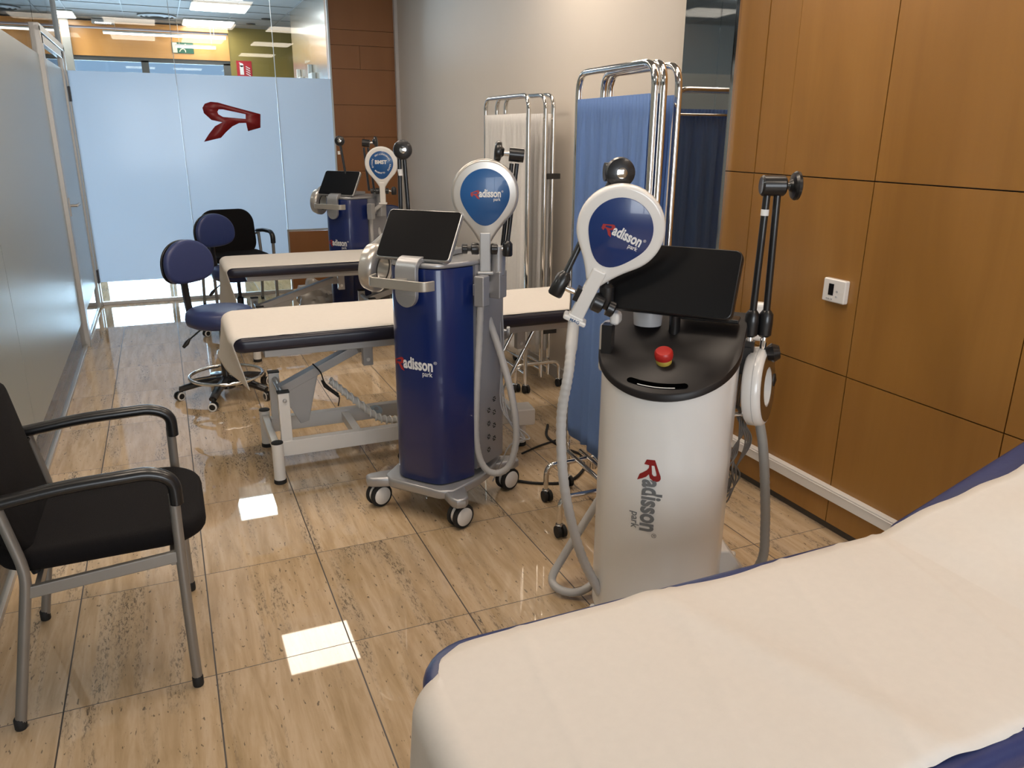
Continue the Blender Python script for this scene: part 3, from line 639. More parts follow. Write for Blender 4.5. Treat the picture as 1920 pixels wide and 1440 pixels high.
# ------------------------------------------------------------------ stools
def caster_bm(b, r=.025, w=.018, z0=0):
    for s in (-1, 1): b.cyl((s*.012, 0, r), (s*(.012+w*.6), 0, r), r, 18)
def stool(label, loc, rz, hs=.545, mat=None):
    mat = mat or VNAVY
    t = thing('wheeled_stool', label, 'stool', loc, rz)
    # local -y is the front of the stool; backrest at +y
    obj('seat', B().lathe([(.001, hs-.10), (.16, hs-.10), (.188, hs-.085), (.196, hs-.055), (.190, hs-.02), (.17, hs-.002), (.10, hs+.004), (.001, hs+.004)], seg=44), mat, t, ang=70)
    out = []
    for k in range(48):
        a = 2*PI*k/48; x, y = math.cos(a), math.sin(a); ex = .182; ey = .142 if y > 0 else .112
        p = 2.0 if y > 0 else 2.9
        rr = 1/((abs(x)**p+abs(y)**p)**(1/p)); out.append((x*rr*ex, y*rr*ey-.01))
    for nm, z0, z1, mm, bv in (('backrest', 0, .048, mat, .022), ('back_shell', -.014, .0, BLACKP, .005)):
        b = B().prism(out, z0, z1, bev=bv, nb=4)
        for v in b.bm.verts: v.co.z += .45*v.co.x**2
        M = Matrix.Translation((0, .235, hs+.255)) @ Matrix.Rotation(math.radians(90-4), 4, 'X'); bmesh.ops.transform(b.bm, matrix=M, verts=b.bm.verts)
        obj(nm, b, mm, t, ang=70)
    pts = fillet([(0, .02, hs-.115), (0, .225, hs-.11), (0, .255, hs+.05), (0, .255, hs+.30)], [.07, .1])
    b = B(); b.tube(pts, .028, 12, sy=.35, up=(0, -1, .01)); obj('back_stem', b, BLACKP, t)
    obj('column', B().lathe([(.026, .09), (.026, .30), (.014, .31), (.014, hs-.10)], seg=20), BLACKP, t)
    obj('foot_ring', B().tube([(.21*math.cos(2*PI*k/48), .21*math.sin(2*PI*k/48), .135) for k in range(48)], .010, 10, closed=True), CHROME, t)
    b = B()
    for k in range(3): a = 2*PI*k/3+.5; b.cyl((0, 0, .14), (.21*math.cos(a),   .21*math.sin(a), .135), .007, 8)
    obj('ring_spoke', b, CHROME, t)
    b = B(); b.lathe([(.045, .055), (.045, .12), (.03, .13)], seg=20)
    for k in range(5):
        a = 2*PI*k/5+1.073; d_ = V(math.cos(a), math.sin(a), 0); b.tube([d_*.03+V(0, 0, .105), d_*.15+V(0, 0, .098), d_*.27+V(0, 0, .068)], [.032, .028, .022], 10, sy=.8)
        b.cyl(d_*.265+V(0, 0, .075), d_*.265+V(0, 0, .045), .012, 10)
    obj('star_base', b, BLACKP, t)
    for k in range(5):
        a = 2*PI*k/5+1.073; c = V(math.cos(a)*.275, math.sin(a)*.275, .0275); ax = V(math.cos(a+1.2+k), math.sin(a+1.2+k), 0)
        b = B()
        for s in (-1, 1): b.lathe([(.015, s*.006), (.0275, s*.007), (.0275, s*.019), (.018, s*.021)], c, ax, 20)
        cs = obj('caster', b, BLACKP, t)
        b = B()
        for s in (-1, 1): b.lathe([(.0265, s*.0195), (.023, s*.0218), (.0175, s*.0215), (.0175, s*.0195)], c, ax, 20)
        obj('wheel_rim', b, WHITE, cs)
    b = B(); b.tube([(-.02, .03, hs-.11), (-.07, .10, hs-.13), (-.115, .145, hs-.18)], .005, 8); obj('lever', b, BLACKP, t)
    obj('lever_knob', B().tube([(-.113, .143, hs-.175), (-.128, .155, hs-.20), (-.145, .17, hs-.225)], [.006, .014, .009], 10), BLACKP, t)
    return t
def face(n): return math.atan2(n[1], n[0])+PI/2   # rz such that local -y points along n
s1 = stool('blue vinyl wheeled stool with chrome footring beside the middle couch', (.222, 4.828, 0), face((.67, -.73)))
s1['group'] = 'blue wheeled stools'
dup(s1, (.455, 6.375, 0), face((.62, -.78)), 'blue wheeled stool in front of the black visitor chair, partly behind the farthest couch')
s3 = stool('darker blue stool standing right of the farthest blue machine', (1.76, 6.66, 0), face((-.2, -.98)), .545, VBLUE); s3['group'] = 'blue wheeled stools'
# ------------------------------------------------------------------ folding screens
def screen(t, a, b_, h, curtain, zc0, zc1, fq=58, seed=1):
    """one panel from a to b_ (local xy)"""
    a, b_ = V(*a, 0), V(*b_, 0); u = (b_-a).normalized(); r = .0125; o = t.location
    pts = fillet([a+V(0, 0, .07), a+V(0, 0, h), b_+V(0, 0, h), b_+V(0, 0, .07)], .075, 8)
    f = obj('panel_frame', B().tube(pts, r, 12, up=(u.y, -u.x, 0)), CHROME, t)
    for z in (zc0-.10, zc1-.028): obj('curtain_rail', B().cyl(a+V(0, 0, z), b_+V(0, 0, z), .0075 if z > 1 else .011, 10), CHROME, f)
    rnd = random.Random(seed); L = (b_-a).length; n = 130; m_ = 26; nrm_ = V(-u.y, u.x, 0); ph = [rnd.uniform(0, 6.28) for _ in range(6)]
    bm = bmesh.new(); rows = []
    for j in range(m_+1):
        z = zc1-(zc1-zc0)*j/m_; row = []; q = j/m_
        for i in range(n+1):
            s = .012+(L-.024)*i/n; k = s/L
            w_ = math.sin(k*fq+ph[0]+.8*math.sin(k*9+ph[1]))*.7+.55*math.sin(k*fq*.45+ph[2]+q*1.6)+.4*math.sin(k*101+ph[3])*(1-q)
            amp = .004+.007*min(1, q*4)
            if j < 2: w_ = math.sin(k*150+ph[4]); amp = .004
            row.append(bm.verts.new(a+u*s+nrm_*(w_*amp)*(1 if abs(k-.5) < .47 else .3)+V(-.010, 0, 0)+V(0, 0, z+(.008*math.sin(k*20+ph[5])*q if j == m_ else 0))))
        rows.append(row)
    for p, q in zip(rows, rows[1:]):
        for i in range(n): bm.faces.new((p[i], p[i+1], q[i+1], q[i]))
    obj('curtain', bm, curtain, t, ang=80, solid=.0012)
def post_caster(t, p, mat=RUBBER, par=None):
    p = V(*p, 0); b = B(); b.cyl(p+V(0, 0, .05), p+V(0, 0, .085), .010, 10); b.lathe([(.016, .052), (.018, .046), (.014, .038)], p, seg=12)
    b.box(p+V(.0, -.008, .038), (.030, .012, .026))
    c = obj('caster', b, CHROME, t); b = B()
    for s in (-1, 1): b.cyl(p+V(s*.005, -.012, .025), p+V(s*.019, -.012, .025), .025, 18)
    obj('wheel', b, mat, c)
def foot(t, p, hx, z=.165):
    p = V(*p, 0); pts = fillet([p+V(-hx, 0, .07), p+V(-hx, 0, z), p+V(hx, 0, z), p+V(hx, 0, .07)], .06, 8)
    obj('foot', B().tube(pts, .0115, 12, up=(0, 1, 0)), CHROME, t)
    for s in (-1, 1): post_caster(t, (p.x+s*hx, p.y))
o0 = V(1.60, 2.60, 0)
t = thing('folding_screen', 'chrome folding screen with blue curtains by the mirror, behind the white machine', 'folding screen', o0)
L2 = lambda x, y: (x-o0.x, y-o0.y)
screen(t, L2(1.545, 2.90), L2(1.505, 2.30), 1.765, CURB, .27, 1.668, fq=36, seed=3); screen(t, L2(1.645, 2.88), L2(1.531, 2.29), 1.765, CURB, .27, 1.668, fq=36, seed=5); screen(t, L2(1.675, 2.88), L2(1.638, 2.36), 1.765, CURB, .27, 1.668, fq=36, seed=9)
post_caster(t, L2(1.545, 2.90)); post_caster(t, L2(1.505, 2.30)); post_caster(t, L2(1.638, 2.36)); foot(t, L2(1.59, 2.80), .20); foot(t, L2(1.57, 2.49), .27)
obj('curtain_stay', B().cyl((-.0, .28, .17), (-.03, -.3, .17), .010, 10), CHROME, t)
o0 = V(2.0, 4.55, 0)
t = thing('folding_screen', 'chrome folding screen with pleated white curtains against the cream wall', 'folding screen', o0)
screen(t, L2(1.945, 4.90), L2(1.925, 4.20), 1.745, CURW, .22, 1.648, seed=13); screen(t, L2(2.03, 4.92), L2(2.06, 4.26), 1.750, CURW, .22, 1.65, seed=15); screen(t, L2(2.09, 4.92), L2(2.13, 4.30), 1.755, CURW, .22, 1.65, seed=19)
post_caster(t, L2(1.925, 4.20)); foot(t, L2(2.03, 4.245), .15); foot(t, L2(2.03, 4.90), .14)
for z in (1.30, .36): obj('clamp', B().box((.115, -.268, z), (.105, .035, .032)), BLACKP, t, bevel=.003)
obj('clamp', B().box((-.055, .35, 1.30), (.02, .03, .04)), BLACKP, t, bevel=.003)
# ------------------------------------------------------------------ therapy machines
def LX(c, ang):
    ca, sa = math.cos(ang), math.sin(ang)
    def f(x, y, z): dx, dy = x-c[0], y-c[1]; return V(dx*ca+dy*sa, -dx*sa+dy*ca, z)
    return f
def paddle(t, name, c, n, up, R, ring_mat, disc_mat, text=None, hole=False, ratio=1.5, thick=.036):
    """teardrop applicator centred at c, facing n, neck pointing along -up"""
    n = Vector(n).normalized(); up = Vector(up); up = (up-n*up.dot(n)).normalized(); x = up.cross(n)
    M = frame(c, x, n)
    def tear(r, q):
        ph = math.acos(1/q); out = []; a0 = -PI/2+ph; a1 = -PI/2-ph+2*PI
        for k in range(45): a = a0+(a1-a0)*k/44; out.append((r*math.cos(a), r*math.sin(a)))
        nw = r*.19
        # flanks towards the neck, slightly concave
        p1 = out[-1]; e1 = (-nw, -r*q*.93); p0 = out[0]; e0 = (nw, -r*q*.93)
        for k in range(1, 7): u_ = k/6; out.append((p1[0]+(e1[0]-p1[0])*u_+.04*r*math.sin(PI*u_), p1[1]+(e1[1]-p1[1])*u_))
        for k in range(0, 6): u_ = 1-k/6; out.append((p0[0]+(e0[0]-p0[0])*u_-.04*r*math.sin(PI*u_), p0[1]+(e0[1]-p0[1])*u_))
        return out
    P1 = obj(name, B().prism(tear(R, ratio), -thick, .0, M, bev=.012, nb=5), ring_mat, t, ang=60)
    def soft(r):  # rounder teardrop for the label
        out = []
        for k in range(60):
            a = 2*PI*k/60; d_ = max(0, -math.sin(a)); rr = r*(1+.26*d_**5); out.append((rr*math.cos(a)*(1-.10*d_**2), rr*math.sin(a)))
        return out
    D_ = obj('label_disc', B().prism(soft(R*.73), -.001, .0025, M, bev=.0012, nb=2), disc_mat, P1, ang=60)
    return P1, D_, M
def arm_rod(b, a, c, r=.009): b.tube([a, c], r, 12)
def strap_text(M, red, txt, parent, sc, ox, oy, z=.0032, redm=REDL, txtm=LETW, rot=0):
    ca, sa = math.cos(rot), math.sin(rot)
    fn = lambda x, y: M @ V(ox+(x*ca-y*sa)*sc, oy+(x*sa+y*ca)*sc, z)
    if red: put_wordmark(fn, parent, redm, txtm)
    else: obj('lettering', map_bm(txt, fn), txtm, parent)
def body_section(yf=-.20, yb=.20, wf=.108, wb=.195, r=.075):
    pts = fillet([(0, yf, 0), (wf, yf+.004, 0), (wf+.075, yf+.16, 0), (wb, yb, 0), (0, yb, 0)], [r*1.3, r, .03], 8)
    right = [(p.x, p.y) for p in pts][:-1]
    return right
def blue_machine(label, c, ang, third=False):
    W = LX(c, ang); t = thing('therapy_machine', label, 'therapy machine', (c[0], c[1], 0), ang)
    right = body_section(); sec = right+[(0, .20)]+[(-x, y) for x, y in right[::-1][:-1]]
    z0, z1 = .155, 1.045
    blue = [p for p in sec if p[1] < -.035]; 
    # blue front shell
    shell = [(x, y) for x, y in right if y < -.03]; loop = shell+[(shell[-1][0]-.012, -.02)]+[(-shell[-1][0]+.012, -.02)]+[(-x, y) for x, y in shell[::-1][:-1]]
    obj('front_shell', B().prism(loop, z0, z1, bev=.003, nb=2), NAVY, t, ang=35)
    k = .985; hs = [(x*.985, max(y, -.022)) for x, y in right if y >= -.035]
    loop2 = [(hs[0][0]-.0, -.022)]+[(x, y+.004) for x, y in hs]+[(0, .204)]+[(-x, y+.004) for x, y in hs[::-1]]+[(-hs[0][0], -.022)]
    rear = obj('rear_housing', B().prism(loop2, z0+.02, z1+.004, bev=.004, nb=2), SILVER_D, t, ang=35)
    for s in (-1, 1):
        for i, (yy, zz) in enumerate([(.06, .42), (.06, .36), (.10, .46), (.10, .40), (.10, .34), (.06, .30), (.10, .28), (.06, .24)]):
            xs_ = s*(.186+.02*(yy/.2))
            b = B()
            for q in range(6):
                a = q*PI/3; b.box((xs_, yy+.009*math.cos(a), zz+.009*math.sin(a)), (.004, .004, .004))
            if s > 0: obj('vent_hole', b, BLACKP, rear)
            else: b.bm.free()
    cap_ = [(x*1.0, y) for x, y in sec]
    obj('top_cover', B().prism(cap_, z1+.002, z1+.022, bev=.008, nb=3), SILVER, t, ang=45)
    # base star
    b = B(); out = [(-.12, -.232), (.12, -.232), (.17, -.20), (.20, -.05), (.20, .05), (.17, .21), (-.17, .21), (-.20, .05), (-.20, -.05), (-.17, -.20)]
    b.prism(out, .110, .150, bev=.010, nb=3)
    bs = obj('base', b, SILVER, t, ang=45)
    for sx in (-1, 1):
        for sy in (-1, 1):
            b = B(); u_ = V(sx*.72, sy*.69, 0).normalized(); M = frame((sx*.115, sy*.13, 0), u_, (0, 0, 1))
            b.prism([(-.02, -.055), (.09, -.045), (.145, -.036), (.168, -.018), (.168, .018), (.145, .036), (.09, .045), (-.02, .055)], .102, .145, M, bev=.012, nb=3)
            lg_ = obj('base_leg', b, SILVER, t, ang=45)
            cx, cy = sx*.205+(.0), sy*.205; wa = [(.55, -.83), (.50, -.87), (.2, -.97), (.4, -.9)][(sx > 0)*2+(sy > 0)]
            ax = V(*(W(c[0]+.35, c[1]-.94, 0)).xy, 0).normalized()
            b = B(); b.cyl((cx, cy, .104), (cx, cy, .085), .014, 12); 
            b.lathe([(.030, -.008), (.044, -.008), (.044, .008), (.030, .008)], (cx, cy, .055), ax, 24); cs = obj('caster', b, WHITE, t)
            b = B()
            for s in (-1, 1): b.lathe([(.030, s*.008), (.050, s*.010), (.052, s*.018), (.050, s*.026), (.040, s*.028)], (cx, cy, .052), ax, 30)
            obj('tire', b, RUBBER, cs); b = B()
            for s in (-1, 1): b.lathe([(.0405, s*.012), (.039, s*.030), (.034, s*.034), (.001, s*.036)], (cx, cy, .052), ax, 28)
            obj('wheel_cover', b, WHITE, cs)
    # bent front bracket: over the top and down the front, rounded tip
    w2 = .048; xo = -.006
    b = B(); prof = fillet([(0, .12, 1.068), (0, -.215, 1.068), (0, -.218, .945)], .035, 7)
    rings = []
    for i, p in enumerate(prof):
        d_ = (prof[min(i+1, len(prof)-1)]-prof[max(i-1, 0)]).normalized(); nn_ = V(0, -d_.z, d_.y)*(-1); nn_ = V(0, d_.z, -d_.y)
        rings.append([p+V(xo-w2, 0, 0), p+V(xo+w2, 0, 0), p+V(xo+w2, 0, 0)+nn_*.022, p+V(xo-w2, 0, 0)+nn_*.022])
    b.loft(rings); tipo = [(-w2, .0)]+[(-w2*math.cos(PI*k/14), -w2*math.sin(PI*k/14)) for k in range(0, 15)]+[(w2, .0)]
    b.prism([(x, y) for x, y in tipo[1:-1]], -.022, .0, frame((xo, -.240, .902), (1, 0, 0), (0, 1, 0)) if False else frame((xo, -.240+.022, .947), (1, 0, 0), (0, -1, 0)) @ Matrix.Translation((0, 0, .022)))
    obj('front_bracket', b, SILVER, t, bevel=.003, ang=35)
    hz = .997
    hp = fillet([(-.145, -.235, hz+.004), (-.140, -.292, hz), (.115, -.292, hz), (.130, -.245, hz)], .03, 6)
    b = B(); rings = []
    for i, p in enumerate(hp):
        d_ = (hp[min(i+1, len(hp)-1)]-hp[max(i-1, 0)]).normalized(); n_ = V(-d_.y, d_.x, 0)
        rings.append([p+n_*.005+V(0, 0, .019), p-n_*.005+V(0, 0, .019), p-n_*.005-V(0, 0, .019), p+n_*.005-V(0, 0, .019)])
    b.loft(rings); b.box((-.02, -.262, hz), (.05, .055, .03)); obj('grab_handle', b, P('handle_satin', (.50, .47, .42), .3, metal=.6), t, bevel=.003, ang=50)
    # tablet
    tn = W(c[0]-.72*.82, c[1]-.69*.82, .57); tn = Vector((tn.x, tn.y, .60)).normalized(); upv = V(0, 0, 1)
    upt = (upv-tn*tn.z).normalized(); xt = upt.cross(tn); M = frame((-.015, -.125, 1.165), xt, tn)
    tb = obj('tablet', B().prism(rrect(.324, .217, .018, 6), -.020, 0, M, bev=.004, nb=2), P('tablet_rim', (.42, .42, .42), .25, metal=.7), t, ang=45)
    obj('screen', B().prism(rrect(.314, .207, .014, 6), -.001, .0015, M), SCREEN, tb)
    b = B(); b.lathe([(.05, 1.078), (.045, 1.095), (.02, 1.10)], (-.01, -.10, 0), seg=28); b.tube([(-.01, -.10, 1.09), (-.015, -.10, 1.15)], .018, 14); obj('tablet_stand', b, DARK, t)
    # paddle on the right side
    pc = W(1.125+(c[0]-.992), 2.845+(c[1]-3.006), 1.318) if not third else W(1.555, 6.095, 1.312)
    pn = W(c[0]-.36, c[1]-.93, 0); pn = V(pn.x, pn.y, -.02)
    R = .130 if not third else .126
    ring_m = SILVERG if not third else WHITE
    P1, D1, M = paddle(t, 'applicator_paddle', pc, pn, (0, 0, 1), R, ring_m, DISCB)
    if not third:
        strap_text(M, True, None, D1, .125, -.055, -.012)
    else:
        strap_text(M, None, join(bmesh.new(), text_bm('BMST', .26, 1, .012), (0, 0)), D1, .145, -.048, -.002)
        s_ = 'SUPER TRANSDUCTION \u2022 DEEP MAGNETIC \u2022 '; 
        bmc = bmesh.new()
        for i, ch in enumerate('MAGNETO  SUPER  TRANSDUCTION  PHYSIO  '):
            if ch == ' ': continue
            a = -PI*.72-i*2*PI/38*-1; join(bmc, text_bm(ch, .016, .9, .0006, 'CENTER'), (R*.60*math.cos(a), R*.60*math.sin(a)), 1, a+PI/2)
        obj('ring_lettering', map_bm(bmc, lambda x, y: M @ V(x, y, .0032)), LETW, D1)
    # handle grip and hose
    gx = M @ V(0, -R*1.12, -.012); gt = M @ V(0, -R*1.12-.155, -.012)
    cl = P('grip_satin', (.46, .47, .48), .35, metal=.3) if not third else WHITE
    b = B(); b.box((gx+gt)/2, (.044, .030, .155), Matrix((M.col[0].xyz, M.col[1].xyz.cross(M.col[0].xyz)*-1, M.col[1].xyz)).transposed() if False else frame((0, 0, 0), M.col[0].xyz, M.col[1].xyz).to_3x3())
    b.box(gt+V(0, 0, -.004), (.066, .040, .014), frame((0, 0, 0), M.col[0].xyz, M.col[1].xyz).to_3x3()); obj('grip', b, cl, P1, bevel=.006)
    off = V(c[0]-.992, c[1]-3.006, 0)
    hw = [(1.112, 2.850, 1.03), (1.109, 2.85, .92), (1.100, 2.855, .72), (1.088, 2.86, .47), (1.088, 2.86, .30), (1.112, 2.85, .195), (1.162, 2.83, .155), (1.218, 2.805, .195), (1.246, 2.80, .325), (1.232, 2.82, .50), (1.205, 2.87, .66), (1.17, 2.93, .82), (1.165, 2.97, .92)]
    hl = [W(x+off.x, y+off.y, z) for x, y, z in hw]; hl[0] = gt
    pts = catmull(hl, 14); rr = [.0145+.0007*math.sin(i*2.2) for i in range(len(pts))]
    obj('hose', B().tube(pts, rr, 12), HOSEG, t)
    # clamps on grip: knobs both sides
    gm = gx.lerp(gt, .42); xx = M.col[0].xyz
    b = B(); b.lathe([(.020, -.024), (.023, -.030), (.023, -.052), (.010, -.056), (.009, -.068), (.020, -.070), (.020, -.088), (.016, -.091)], gm, xx, 22)
    b.lathe([(.018, .022), (.022, .026), (.022, .046), (.012, .050)], gm, xx, 22); obj('clamp_knob', b, BLACKP, t)
    b = B(); b.lathe([(.006, .046), (.0075, .055), (.0075, .075)], gm, xx, 12); obj('ball_stud', b, CHROME, t)
    # right articulated arm: two rods, head joint and disc knob
    q = gm+xx*.088
    b = B(); b.lathe([(.017, -.028), (.020, -.022), (.020, .020), (.010, .032)], q, (0, 0, 1), 18); sg = -1 if third else 1; top = q+V(.0, .03, .322)+xx*(.02 if not third else -.215)
    b.tube([q+V(0, 0, .025) if not third else q-xx*.17+V(0, .03, .0), top+(xx*.012 if third else V(0, 0, 0))], .0085, 10)
    b.tube([top+xx*-.03+V(0, 0, .035), top+xx*.026+V(0, 0, .030)], .027, 20); q2 = q+V(0, .03, .0)-xx*(.035 if not third else .21); b.tube([top-xx*.020, q2], .0085, 10)
    ra = obj('jointed_arm', b, BLACKP, t, bevel=0)
    b = B(); b.tube([top-xx*.028*sg+V(0, 0, .035), top-xx*.062*sg+V(0, 0, .038)], [.010, .008], 12); obj('ball_stud', b, CHROME, ra)
    b = B(); b.lathe([(.014, .050), (.020, .058), (.036, .062), (.040, .070), (.038, .080), (.030, .086), (.001, .088)], top+V(0, 0, .036), -xx*.9*sg+V(0, 0, .1), 26); obj('disc_knob', b, BLACKP, ra)
    # left articulated arm with round head facing the room
    off2 = off if not third else V(1.275-.885-.0, 6.215-3.105-.0, .005)
    dz = 0 if not third else -.0
    hd = W(.885+off2.x, 3.12+off2.y, 1.475)
    fwd = V(*W(c[0]-.27, c[1]-.96, 0).xy, 0).normalized(); sd = V(fwd.y*-1, fwd.x, 0)
    b = B(); b.lathe([(.001, .030), (.018, .030), (.036, .022), (.038, .012), (.030, .002), (.018, -.008), (.024, -.012), (.026, -.050), (.020, -.056)], hd, fwd, 28)
    for s in ((-.012, .004) if not third else (.0,)):
        b.tube([hd-fwd*.03+sd*s*1.2+V(0, 0, -.02), hd-fwd*.03+sd*(s*2.4+(.012 if not third else .045))+V(0, 0, -.38)], .0085, 10)
    lo = hd-fwd*.03+sd*(.005 if not third else .045)+V(0, 0, -.38); b.lathe([(.016, -.03), (.019, -.02), (.019, .02), (.011, .03)], lo, (0, 0, 1), 18)
    b.tube([lo-V(0, 0, .02), lo+V(0, 0, -.06)], .012, 10)
    la = obj('jointed_arm', b, BLACKP, t)
    obj('head_stud', B().lathe([(.014, .026), (.013, .0325), (.004, .034)], hd, fwd, 18), CHROME, la)
    obj('rod_label', B().tube([hd-fwd*.03-sd*.013+V(0, 0, -.075), hd-fwd*.03-sd*.012+V(0, 0, -.10)], .0105, 12), WHITEM, la)
    # ring coil on the left side
    rc = W(.790+off.x, 3.140+off.y, 1.008); rn = W(c[0]+.74, c[1]-.67, 0); rn = V(rn.x, rn.y, -.10).normalized()
    b = B(); Rr = .100; b.lathe([(.050, .0), (.088, .0), (Rr, -.010), (Rr+.001, -.035), (Rr-.006, -.062), (.07, -.068), (.05, -.062)], rc, rn, 44, cap=False)
    prof = [(.050, .0), (.088, .0), (Rr, -.010), (Rr+.001, -.035), (Rr-.006, -.062), (.07, -.068), (.05, -.062)]
    b = B(); u_ = V(0, 0, 1); u_ = (u_-rn*u_.dot(rn)).normalized(); v_ = rn.cross(u_)
    b.loft([[rc+rn*z+(u_*math.cos(2*PI*k/44)+v_*math.sin(2*PI*k/44))*r for r, z in prof] for k in range(44)], closed=True)
    rg = obj('ring_applicator', b, SILVERG, t, ang=50)
    b = B(); b.loft([[rc+rn*z+(u_*math.cos(2*PI*k/44)+v_*math.sin(2*PI*k/44))*r for r, z in ((.052, .002), (.060, .002), (.060, -.002), (.052, -.002))] for k in range(44)], closed=True)
    obj('seam_ring', b, BLACKP, rg)
    b = B(); b.tube([rc-rn*.05+u_*.075, rc-rn*.06+u_*.10+v_*.02+V(.05, .05, .02)], .020, 12); obj('ring_neck', b, SILVERG, rg)
    # holders at the right rear
    b = B(); b.box((.225, -.055, .955), (.045, .05, .12)); b.box((.20, .0, .955), (.03, .12, .05)); b.box((.235, .06, .965), (.05, .06, .11)); b.cyl((.235, .06, 1.0), (.235, .06, 1.12), .030, 20)
    b.box((.19, .09, 1.05), (.08, .05, .12)); obj('holder', b, SILVER, t, bevel=.006)
    kk = W(1.225+off.x, 3.03+off.y, .735); k2 = W(1.285+off.x, 3.005+off.y, .728)
    b = B(); b.tube([W(1.19+off.x, 3.05+off.y, .74), k2], .006, 8); b.lathe([(.020, .0), (.022, .004), (.022, .012), (.018, .015)], k2, (k2-kk), 22); obj('side_knob', b, SILVER, t)
    b = B()
    for i in range(3):
        p0 = W(1.23+off.x+.01*i, 2.99+off.y, .98-.03*i)
        b.tube(catmull([p0, W(1.225+off.x+.012*i, 2.95+off.y, .7), W(1.24+off.x-.01*i, 2.90+off.y, .42), W(1.27+off.x+.03*i, 2.86+off.y, .31-.01*i), W(1.30+off.x, 2.85+off.y, .28), W(1.25+off.x, 2.88+off.y, .25), W(1.22+off.x, 2.92+off.y, .14), W(1.20+off.x, 2.95+off.y, .06)], 8), .0028, 6)
    obj('thin_cable', b, GREYP, t)
    # wordmark on front shell
    yf = -.2015
    def on_body(x, y):
        X = -.108+x*.205; 
        # follow section: interpolate y on the front outline
        best = min(range(len(right)-1), key=lambda i: abs(right[i][0]-abs(X)) if right[i][1] < -.1 else 9)
        xs_ = [p for p in right if p[1] < -.02]
        yy = -.2
        for i in range(len(xs_)-1):
            if xs_[i][0] <= abs(X) <= xs_[i+1][0]+1e-9 and xs_[i+1][0] > xs_[i][0]:
                k_ = (abs(X)-xs_[i][0])/(xs_[i+1][0]-xs_[i][0]); yy = xs_[i][1]+(xs_[i+1][1]-xs_[i][1])*k_; break
        return V(X, yy-.0012, (.690 if third else .640)+y*.205)
    put_wordmark(on_body, t, REDL, LETW)
    return t
SILVERG = P('satin_silver', (.55, .52, .48), .28, metal=.55, coat=.2)
A2 = math.atan2(-.78, .63)
blue_machine('dark blue therapy machine with black tablet standing in front of the middle couch', (.992, 3.006), A2)
blue_machine('farthest dark blue therapy machine with round white paddle near the brown column', (1.36, 6.30), A2, third=True)
